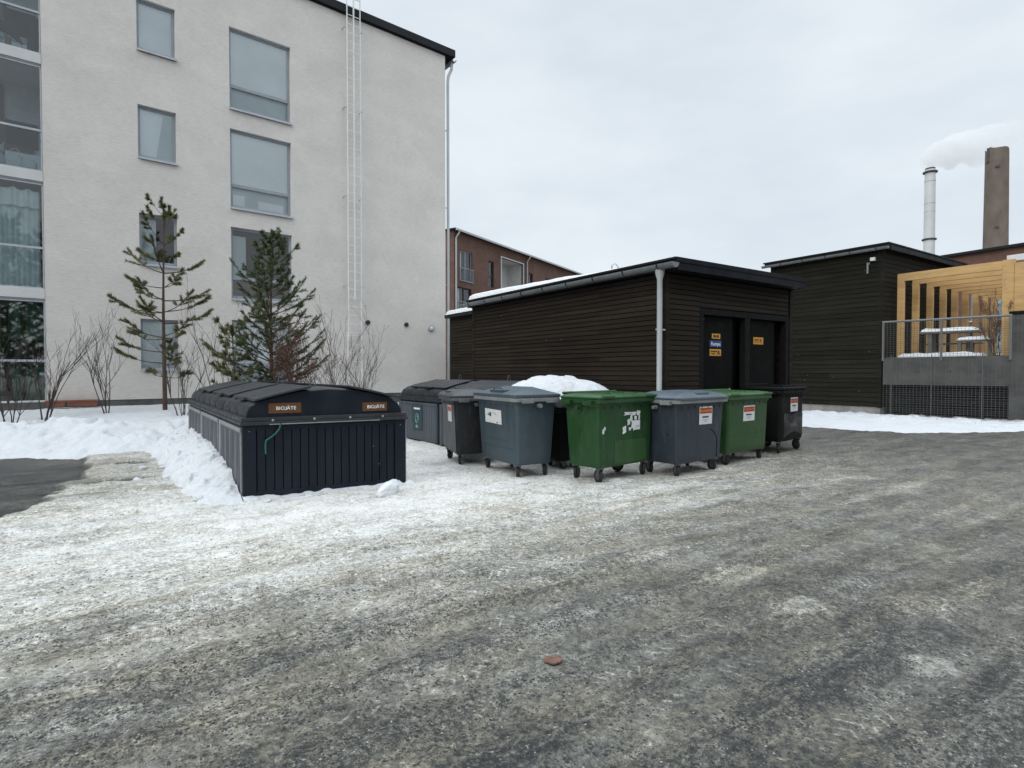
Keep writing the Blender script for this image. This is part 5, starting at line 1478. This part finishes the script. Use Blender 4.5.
        hb_.box(-w_ / 2 + .06, w_ / 2 - .06, dy + d_ / 2 - .10, dy + d_ / 2 - .03, z0 + .06, z0 + .115)
    lo = l.build('lid', ml_, t, smooth=True, bevel=0.0)
    hb_.build('lid_handle', ml_, lo, bevel=.006)
    for hx_ in extra: hx_.build('lid_handle', ml_, lo, bevel=.006)
    for i, (sx, sy) in enumerate(((-1, -1), (1, -1), (-1, 1), (1, 1))):
        caster(t, sx * (wb / 2 - .09), cyf(zb) + sy * (db / 2 - .07), zb + .004, r_w, angs[i])
    return t, fy, body
def on_front(fy, x0, x1, z0, z1, off, mbx, m=0, tilt=0.0):
    """thin plate that follows the sloping front"""
    t_ = .0012
    def P(x, z, o): return (x, fy(z) - o, z)
    a = [P(x0, z0, off), P(x1, z0 + tilt, off), P(x1, z1 + tilt, off), P(x0, z1, off)]
    bck = [(p[0], p[1] + t_, p[2]) for p in a]
    mbx.add(a + bck, [(0, 1, 2, 3), (7, 6, 5, 4), (0, 4, 5, 1), (1, 5, 6, 2), (2, 6, 7, 3), (3, 7, 4, 0)], m)
def sticker(t, fy, x0, x1, z0, z1, ink):
    m_ = MB(); on_front(fy, x0, x1, z0, z1, .004, m_, 0)
    st_ = m_.build('sticker', 'paper', t)
    H = z1 - z0; W = x1 - x0
    m_ = MB(); on_front(fy, x0 + .012, x1 - .012, z1 - H * .40, z1 - H * .08, .0056, m_, 0)
    on_front(fy, x0 + .014, x1 - .014, z1 - H * .17, z1 - H * .10, .0070, m_, 1); on_front(fy, x0 + .014, x1 - .014, z1 - H * .37, z1 - H * .30, .0070, m_, 1)
    m_.build('coloured_band', [ink, 'orange_dark'], st_)
    m_ = MB(); xa = x0 + W * .24; xb = x1 - W * .24; k = xa; i = 0
    while k < xb - .012:
        wl = (.018, .012, .016, .02)[i % 4]
        on_front(fy, k, min(k + wl, xb), z0 + H * .36, z0 + H * (.45 + .03 * (i % 3 == 0)), .0056, m_, 0); k += wl + .005; i += 1
    on_front(fy, x0 + W * .25, x1 - W * .3, z0 + H * .24, z0 + H * .27, .0056, m_, 1); on_front(fy, x0 + W * .38, x1 - W * .38, z0 + H * .15, z0 + H * .18, .0056, m_, 1)
    m_.build('lettering', ['black_ink', 'grey_ink'], st_)
def ctr(cx, cy, rz, w, d):   # near-left bottom corner -> centre
    return (cx + math.cos(rz) * w / 2 - math.sin(rz) * d / 2, cy + math.sin(rz) * w / 2 + math.cos(rz) * d / 2, 0)
def ragged(t, fy, pieces, mat, seed):
    rr_ = random.Random(seed); m_ = MB()
    for (cx, cz, rx, rz_) in pieces:
        n = 11; vs = []
        for j in range(n):
            a = 2 * math.pi * j / n; k = rr_.uniform(.65, 1.15)
            x = cx + rx * k * max(-.85, min(.85, 1.25 * math.cos(a))); z = cz + rz_ * k * max(-.85, min(.85, 1.25 * math.sin(a)))
            vs.append((x, fy(z) - .004, z))
        m_.add(vs, [tuple(range(n))])
    return m_.build('torn_sticker', mat, t)

# green bin (front left of the row)
rz = R(7)
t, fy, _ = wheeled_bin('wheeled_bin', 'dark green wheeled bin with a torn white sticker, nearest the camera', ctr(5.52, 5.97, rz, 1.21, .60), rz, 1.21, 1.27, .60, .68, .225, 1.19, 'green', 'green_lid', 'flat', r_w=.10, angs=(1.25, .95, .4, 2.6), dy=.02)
SX, SZ = -.13, .055
ragged(t, fy, [(a + SX, b + SZ, c, d) for a, b, c, d in [(.14, .93, .12, .03), (.27, .925, .10, .032), (.40, .935, .05, .045), (.22, .85, .04, .05), (.33, .86, .035, .035), (.17, .80, .045, .05), (.27, .77, .055, .07), (.42, .86, .025, .05), (.07, .70, .055, .07), (.20, .70, .035, .03), (.30, .70, .04, .035)]], 'paper_old', 3)
m_ = MB(); on_front(fy, .29 + SX, .44 + SX, .68 + SZ, .82 + SZ, .0056, m_, 0); m_.build('sticker', 'paper', t)
m_ = MB(); on_front(fy, .33 + SX, .42 + SX, .735 + SZ, .742 + SZ, .0072, m_, 0); on_front(fy, .32 + SX, .42 + SX, .715 + SZ, .722 + SZ, .0072, m_, 0); m_.build('lettering', 'grey_ink', t)
ragged(t, fy, [(-.54, .755, .03, .05), (-.51, .795, .022, .03)], 'paper_old', 9)
m_ = MB(); on_front(fy, -.28, .48, .26, .60, .0035, m_, 0); m_.build('front_panel', 'green_pale', t, bevel=.001)
# slate bin
rz = R(4.5)
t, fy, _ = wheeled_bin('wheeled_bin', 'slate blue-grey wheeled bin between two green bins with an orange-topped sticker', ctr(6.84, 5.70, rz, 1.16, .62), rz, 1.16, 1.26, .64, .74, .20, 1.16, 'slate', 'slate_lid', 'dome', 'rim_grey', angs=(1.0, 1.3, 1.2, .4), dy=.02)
sticker(t, fy, -.06, .29, .78, 1.06, 'orange_ink')
m_ = MB()
for (x_off, s) in ((.46, 1),):
    pts = [(x_off - .22, fy(.72) - .002, .70), (x_off - .12, fy(.66) - .002, .66), (x_off - .03, fy(.58) - .002, .58), (x_off, fy(.45) - .002, .45), (x_off, fy(.24) - .002, .24)]
    m_.tube(pts, .006, 5)
m_.tube([(-.605, -.18, .66), (-.59, -.08, .60), (-.585, .0, .48), (-.572, .02, .24)], .006, 5)
m_.build('moulded_seam', 'black_bin', t)
# faded green bin
rz = R(5.5)
t, fy, _ = wheeled_bin('wheeled_bin', 'faded green wheeled bin with a red-topped sticker beside the black bin', ctr(8.42, 5.95, rz, 1.33, .66), rz, 1.33, 1.38, .66, .76, .20, 1.16, 'green_pale', 'green_pale_lid', 'flat', angs=(1.1, .8, 1.2, .4), dy=.02)
sticker(t, fy, -.19, .20, .74, 1.01, 'red_ink')
m_ = MB(); on_front(fy, -.5, .62, .508, .520, .003, m_, 0); m_.build('moulded_seam', 'green_lid', t)
# black bin
rz = R(10)
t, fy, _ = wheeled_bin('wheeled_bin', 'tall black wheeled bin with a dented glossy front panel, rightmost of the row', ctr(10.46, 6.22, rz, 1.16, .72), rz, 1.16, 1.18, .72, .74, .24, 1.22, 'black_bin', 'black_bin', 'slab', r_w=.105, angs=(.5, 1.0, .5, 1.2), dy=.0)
sticker(t, fy, -.10, .28, .81, 1.09, 'red_ink')
n1, n2 = 20, 14; V = []
for j in range(n2 + 1):
    for i in range(n1 + 1):
        u, w_ = i / n1, j / n2
        x = -.46 + 1.0 * u; z = .30 + .10 * math.sin(math.pi * u) * (1 - w_) + .47 * w_ + .02 * math.sin(u * 9 + 1) * w_
        V.append((x, fy(z) - .010 - .035 * math.sin(math.pi * u) ** .5 * math.sin(math.pi * w_) * (1 + .5 * math.sin(u * 5.2 + w_ * 3)), z))
m_ = MB(); m_.add(V, [(j * (n1 + 1) + i, j * (n1 + 1) + i + 1, (j + 1) * (n1 + 1) + i + 1, (j + 1) * (n1 + 1) + i) for j in range(n2) for i in range(n1)])
m_.build('dented_panel', 'black_gloss', t, smooth=True, fixn=False)
# blue-grey bin, front turned to the left
rz = R(-96 + 3)
wB, dB = 1.14, .62
# front (-y local) faces world -x ; local x runs to world -y
cx = 4.79 + .0; cy = 6.96
cen = Vector((cx, cy, 0)) + Vector((math.cos(rz), math.sin(rz), 0)) * (-wB / 2) + Vector((-math.sin(rz), math.cos(rz), 0)) * (dB / 2)
t, fy, _ = wheeled_bin('wheeled_bin', 'blue-grey wheeled bin with a hipped lid and a scuffed white sticker', tuple(cen), rz, wB, 1.25, dB, .72, .20, 1.195, 'blue', 'blue_lid', 'hip', 'rim_grey', angs=(2.4, 2.7, 2.9, 2.3), dy=.0)
m_ = MB(); on_front(fy, -.36, .16, .80, 1.02, .004, m_, 0, -.015); st_ = m_.build('sticker', 'paper_old', t)
m_ = MB()
for (x0, x1, z0, z1) in ((-.22, -.16, .90, .96), (-.27, -.235, .91, .935), (-.10, -.08, .95, .965), (-.04, .0, .935, .945), (-.17, -.165, .86, .90), (.0, .05, .80, .815)): on_front(fy, x0, x1, z0, z1, .0056, m_, 0)
m_.build('scuff', 'black_ink', st_)
m_ = MB(); on_front(fy, -.46, .47, .43, .437, .003, m_, 0); on_front(fy, -.45, .3, .55, .555, .003, m_, 0); m_.build('moulded_seam', 'slate', t)
# charcoal bin, behind the blue-grey one
rz = R(-105)
wB, dB = .98, .62
cx, cy = 4.60, 8.48
cen = Vector((cx, cy, 0)) + Vector((math.cos(rz), math.sin(rz), 0)) * (-wB / 2) + Vector((-math.sin(rz), math.cos(rz), 0)) * (dB / 2)
t, fy, _ = wheeled_bin('wheeled_bin', 'charcoal wheeled bin with a weathered grey face, left of the hipped blue-grey bin', tuple(cen), rz, wB, 1.02, dB, .72, .20, 1.15, 'grey_bin', 'grey_bin_lid', 'dome', 'weathered', angs=(2.5, 2.9, 2.7, 2.3), dy=.0)
m_ = MB(); on_front(fy, -.46, .46, .23, 1.05, .003, m_, 0); m_.build('weathered_face', 'weathered', t)
m_ = MB(); on_front(fy, -.02, .26, .74, 1.02, .0065, m_, 0); st_ = m_.build('sticker', 'paper', t)
m_ = MB(); on_front(fy, .0, .24, .92, 1.0, .0082, m_, 0); m_.build('coloured_band', 'red_ink', st_)

t, fy, _ = wheeled_bin('wheeled_bin', 'small black wheeled bin half hidden in the gap behind the green and blue-grey bins', (6.08, 7.50, 0), R(-4), .46, .54, .50, .64, .13, .98, 'black_bin', 'black_bin', 'dome', r_w=.06, angs=(.2, 2.3, .5, 1.2))

# ================================================================== SMALL THINGS ON THE GROUND
o = lump('snow_block', (.25, .10, .10), 6, 'snow_clean', 4); o.location = (2.82, 7.04, .075); o.rotation_euler = (R(12), R(-10), R(33))
tag(o, 'smooth elongated block of snow lying at the right foot of the nearest biowaste container', 'snow block')
rr = random.Random(5)
for i in range(12):
    s = rr.uniform(.02, .05)
    u = rr.uniform(.05, 1.75)
    o = lump('snow_clod', (s * rr.uniform(.9, 1.6), s, s * .75), 20 + i, 'snow', 2)
    x, y = 1.17 + u, 7.70 - .085 * u - rr.uniform(.06, .30)
    o.location = (x, y, s * .35); o.rotation_euler = (rr.uniform(-.4, .4), rr.uniform(-.4, .4), rr.uniform(0, 6))
    tag(o, 'small white snow clod at the foot of the nearest biowaste container', 'snow clod', 'snow clods along the container front')
for i in range(13):
    s = rr.uniform(.025, .065); y = rr.uniform(7.2, 13.2)
    o = lump('snow_clod', (s * rr.uniform(.9, 1.5), s, s * .8), 60 + i, 'snow', 2)
    o.location = (np.interp(y, [7, 8, 10, 13.5], [.85, .66, .52, .3]) + rr.uniform(-.45, .1), y, s * .4); o.rotation_euler = (rr.uniform(-.4, .4), rr.uniform(-.4, .4), rr.uniform(0, 6))
    tag(o, 'small snow clod fallen off the snow bank beside the containers', 'snow clod', 'snow clods beside the snow bank')
for i in range(14):
    s = rr.uniform(.06, .13); y = rr.uniform(4.2, 9.0)
    o = lump('snow_clod', (s * rr.uniform(.9, 1.6), s, s * .7), 120 + i, 'snow', 2)
    o.location = (rr.uniform(20.4, 22.0), y, .07 + s * .1); o.rotation_euler = (rr.uniform(-.3, .3), rr.uniform(-.3, .3), rr.uniform(0, 6))
    tag(o, 'rough snow chunk on the ridge below the meshed terrace wall', 'snow clod', 'snow chunks on the far ridge')
lf = MB(); rl_ = random.Random(8); nl = 26
lr = [(.062 * rl_.uniform(.72, 1.08), .047 * rl_.uniform(.72, 1.08)) for _ in range(nl)]
lf.loft([[(lr[j][0] * k * math.cos(2 * math.pi * j / nl), lr[j][1] * k * math.sin(2 * math.pi * j / nl), z + .0015 * math.sin(j * 2.1)) for j in range(nl)] for k, z in ((1.0, -.004), (.97, .003), (.7, .007), (.35, .006), (.1, .008))])
o = lf.build('frozen_leaf', 'rust', None, smooth=True); o.location = (1.94, 2.47, .004); o.rotation_euler = (0, 0, R(-30))
tag(o, 'rusty brown flat leaf frozen into the grey ice in the foreground', 'leaf')

# ================================================================== TREES AND SHRUBS
def needles(mb, p, q, n, ln, spread, rr_):
    p = Vector(p); q = Vector(q); d = (q - p); L_ = d.length
    if L_ < 1e-5: return
    d.normalize()
    a = d.cross(Vector((0, 0, 1)));
    if a.length < .1: a = d.cross(Vector((1, 0, 0)))
    a.normalize(); b = d.cross(a)
    for k in range(n):
        t_ = rr_.random()
        o_ = p + d * (L_ * t_)
        an = rr_.uniform(0, 2 * math.pi); w_ = (a * math.cos(an) + b * math.sin(an))
        dr = (d * rr_.uniform(.35, 1.1) + w_ * spread * rr_.uniform(.6, 1.2)).normalized()
        tip = o_ + dr * ln * rr_.uniform(.6, 1.15)
        s_2 = dr.cross(Vector((rr_.uniform(-1, 1), rr_.uniform(-1, 1), rr_.uniform(-1, 1))))
        if s_2.length < 1e-3: continue
        s_2 = s_2.normalized() * .0062
        mb.add([o_ - s_2, o_ + s_2, tip], [(0, 1, 2)])
def pine(label, loc, H, whorls, seed, nmat, trunk_r=.05, nd=60, ln=.085, bare_in=.45, sub=3):
    """whorls: list of (height fraction, number, length, rise)"""
    rr_ = random.Random(seed)
    t = thing('pine_tree', label, 'tree', loc)
    tk = MB(); lb = MB(); cr_ = MB()
    pts = []
    for k in range(13):
        f_ = k / 12
        pts.append((.03 * math.sin(f_ * 5 + seed) * f_, .03 * math.cos(f_ * 4 + seed) * f_, H * f_))
    tk.tube(pts, [trunk_r * (1 - .88 * k / 12) for k in range(13)], 9)
    def at(f_): i = min(11, int(f_ * 12)); g_ = f_ * 12 - i; return Vector(pts[i]).lerp(Vector(pts[i + 1]), g_)
    needles(cr_, at(.93), Vector(pts[-1]) + Vector((0, 0, .06)), nd * 3, ln, .8, rr_)
    for (hf, n, Lb, rise) in whorls:
        a0 = rr_.uniform(0, 6.28)
        for j in range(n):
            an = a0 + 2 * math.pi * j / n + rr_.uniform(-.35, .35)
            L2 = Lb * rr_.uniform(.55, 1.15)
            o_ = at(min(.985, max(.02, hf + rr_.uniform(-.008, .008))))
            dirh = Vector((math.cos(an), math.sin(an), 0)); perp = Vector((-dirh.y, dirh.x, 0))
            bp = []; rs = rise + rr_.uniform(-.12, .12); wv = rr_.uniform(-.12, .12)
            for k in range(7):
                u = k / 6
                bp.append(o_ + dirh * (L2 * u) + Vector((0, 0, L2 * (rs * u + .28 * u * u * u))) + perp * (L2 * wv * u * u))
            r0 = max(.007, .016 * Lb)
            lb.tube(bp, [r0 * (1 - .8 * k / 6) for k in range(7)], 5)
            def bat(u): i = min(5, int(u * 6)); return bp[i].lerp(bp[i + 1], u * 6 - i)
            nn_ = max(2, int(6 * (1 - bare_in)))
            for k in range(nn_):
                u0 = bare_in + (1 - bare_in) * k / nn_; u1 = bare_in + (1 - bare_in) * (k + 1) / nn_
                needles(cr_, bat(u0), bat(u1), int(nd * L2 * .55), ln, .8, rr_)
            needles(cr_, bat(.95), bp[-1] + (bp[-1] - bp[-2]) * .4, int(nd * .7), ln, .7, rr_)
            for k in range(sub):
                u = rr_.uniform(max(.3, bare_in - .1), .92); b0 = bat(u); sgn = 1 if k % 2 else -1
                sl_ = L2 * rr_.uniform(.22, .42) * (1.15 - u * .6)
                b1_ = b0 + (dirh * .72 + perp * sgn * rr_.uniform(.4, .8) + Vector((0, 0, rr_.uniform(.15, .55)))).normalized() * sl_
                lb.tube([b0, b0.lerp(b1_, .5) + Vector((0, 0, -.01)), b1_], [r0 * .45, r0 * .35, r0 * .2], 4)
                needles(cr_, b0.lerp(b1_, .25), b1_ + (b1_ - b0) * .12, int(nd * (.5 + sl_)), ln, .85, rr_)
    tr_ = tk.build('trunk', 'bark', t, smooth=True)
    lb.build('branches', 'bark', tr_, fixn=False)
    cr_.build('crown', nmat, t, fixn=False)
    return t
pine('tall sparse young pine with bare lower trunk in front of the small windows', (.80, 17.3, .42), 5.45,
     [(.19, 2, .8, -.02), (.25, 3, 1.0, .0), (.31, 3, .9, .05), (.38, 4, 1.05, .02), (.45, 3, 1.25, .10), (.50, 4, 1.0, .05), (.56, 3, 1.15, .14), (.61, 3, .9, .12), (.68, 3, 1.1, .28), (.74, 2, .6, .3), (.82, 3, .72, .55), (.90, 3, .5, .9), (.95, 3, .3, 1.1)], 3, 'needle', .06, 150, .088, .58, 5)
wh = []
for k in range(19):
    f_ = .08 + .88 * k / 18
    wh.append((f_, 5, (1.42 * (1 - f_) ** .8 + .16) * (0.55 if f_ < .16 else 1), .15 + .55 * f_))
dense_pine = pine('dense dark green young pine behind the biowaste containers', (2.95, 14.95, .30), 4.72, wh, 9, 'needle_dark', .06, 95, .088, .3, 5)
pine('pine tree mostly outside the frame with one branch tip showing at the left edge', (-3.55, 17.0, .4), 5.4,
     [(.30, 4, 1.0, .1), (.40, 5, 1.1, .1), (.50, 5, 1.15, .12), (.60, 6, 1.0, .2), (.70, 5, .75, .3), (.8, 4, .6, .4), (.9, 4, .4, .8)], 21, 'needle', .055, 130, .12, .5, 4)

def shrub(label, loc, H, stems, seed, mat, spread=.25, depth=3, leaves=0, name='bare_shrub', group=None, lean=0, r0=.011, thick=1.0):
    rr_ = random.Random(seed)
    t = thing(name, label, 'shrub', loc, 0, group)
    st_ = MB(); lv = MB()
    def grow(p, d, L_, r_, lev):
        pts = [p]; dd = d.copy(); seg = 4
        for k in range(seg):
            dd = (dd + Vector((rr_.uniform(-.16, .16), rr_.uniform(-.16, .16), rr_.uniform(-.02, .12)))).normalized()
            pts.append(pts[-1] + dd * (L_ / seg))
        st_.tube(pts, [max(.0022, r_ * (1 - .62 * k / seg)) for k in range(seg + 1)], 4, caps=False)
        if leaves:
            for k in range(leaves if lev < depth else leaves // 2):
                q = pts[rr_.randrange(1, seg + 1)] + Vector((rr_.uniform(-.05, .05), rr_.uniform(-.05, .05), rr_.uniform(-.05, .05)))
                a = Vector((rr_.uniform(-1, 1), rr_.uniform(-1, 1), rr_.uniform(-1, 1))).normalized() * .022; b = a.cross(Vector((rr_.uniform(-1, 1), rr_.uniform(-1, 1), 1))).normalized() * .013
                lv.add([q - a, q + b, q + a, q - b], [(0, 1, 2, 3)])
        if lev <= 0: return
        for k in range(rr_.choice((2, 3, 3))):
            i = rr_.randrange(1, seg + 1); 
            nd_ = (dd * .9 + Vector((rr_.uniform(-1, 1), rr_.uniform(-1, 1), rr_.uniform(-.1, .6))) * .55).normalized()
            grow(pts[i], nd_, L_ * rr_.uniform(.45, .72), r_ * .58, lev - 1)
    for s in range(stems):
        a = rr_.uniform(0, 6.28); sp_ = rr_.uniform(.05, spread)
        d = Vector((math.cos(a) * sp_ + lean, math.sin(a) * sp_, 1)).normalized()
        grow(Vector((math.cos(a) * .12 * rr_.random(), math.sin(a) * .12 * rr_.random(), -.06)), d, H * rr_.uniform(.5, .75), r0 * rr_.uniform(.7, 1.2), depth)
    st_.build('stems', mat, t, fixn=False)
    if leaves: lv.build('leaves', 'dead_leaf', t, fixn=False)
    return t
GS = 'leafless shrubs in the snow'
shrub('bare dark shrub in the snow at the far left below the glazed balcony', (-2.12, 16.4, .42), 1.9, 5, 1, 'twig', .35, 3, group=GS, r0=.013)
shrub('bare dark shrub with a few thick stems left of the balcony edge', (-1.62, 16.9, .45), 2.2, 6, 2, 'twig', .30, 3, group=GS, r0=.015)
shrub('bare dark shrub standing alone on the snow left of the tall pine', (-.42, 17.2, .45), 2.3, 6, 3, 'twig', .36, 3, group=GS, r0=.017)
shrub('bare dark shrub growing around the foot of the tall sparse pine', (1.15, 16.4, .42), 2.1, 6, 4, 'twig', .40, 3, group=GS, r0=.013)
shrub('bare brown shrub just left of the dense dark pine', (1.95, 15.4, .35), 2.5, 6, 5, 'twig_red', .30, 3, group=GS, r0=.012)
shrub('bare reddish twigs right of the dense pine, behind the nearest containers', (4.35, 14.2, .25), 2.5, 9, 6, 'twig_red', .22, 3, group=GS, r0=.011)
shrub('bare reddish twigs under the wall ladder', (4.95, 14.4, .25), 2.2, 7, 7, 'twig_red', .28, 3, group=GS, r0=.010)
shrub('bare brown shrub between the dense pine and the reddish twigs', (3.75, 14.9, .25), 2.0, 6, 8, 'twig_red', .28, 3, group=GS, r0=.010)
shrub('withered brown shrub with dead leaves in front of the dense dark pine', (3.22, 13.95, .22), 2.3, 13, 12, 'twig_red', .22, 3, leaves=9, name='withered_shrub', r0=.010)
lean_p = pine('small olive pine leaning out at the left foot of the dense dark pine', (2.05, 14.6, .3), 2.3,
     [(.35, 4, .7, .3), (.5, 5, .75, .35), (.65, 5, .6, .4), (.8, 4, .45, .6), (.92, 4, .3, .9)], 31, 'needle', .03, 110, .11, .35, 3)
shrub('withered dark climbing plant behind the right end of the mesh fence', (24.0, 6.75, 2.13), 1.7, 9, 44, 'twig', .3, 3, leaves=5, name='withered_plant', r0=.014)

# pines behind the viewpoint: only their reflections reach the picture, in the low balcony glass
def copy_thing(root, loc, rz, sc, label, group):
    r = root.copy(); COL.objects.link(r); r.location = loc; r.rotation_euler = (0, 0, rz); r.scale = (sc, sc, sc); tag(r, label, None, group)
    for chd in list(root.children):
        c = chd.copy(); COL.objects.link(c); c.parent = r
        for g2 in list(chd.children):
            d2 = g2.copy(); COL.objects.link(d2); d2.parent = c
    return r
for k, (x, y, sc) in enumerate(((-2.5, -17, 2.3), (1.6, -19, 2.6), (5.2, -16, 2.2), (-6.5, -20, 2.7), (9.5, -21, 2.6), (-.6, -24, 3.0), (-10.5, -17, 2.4))):
    copy_thing(dense_pine, (x, y, 0), k * 1.1, sc, 'tall pine standing behind the viewpoint, seen only as a green reflection in balcony glass', 'pines behind the viewpoint')
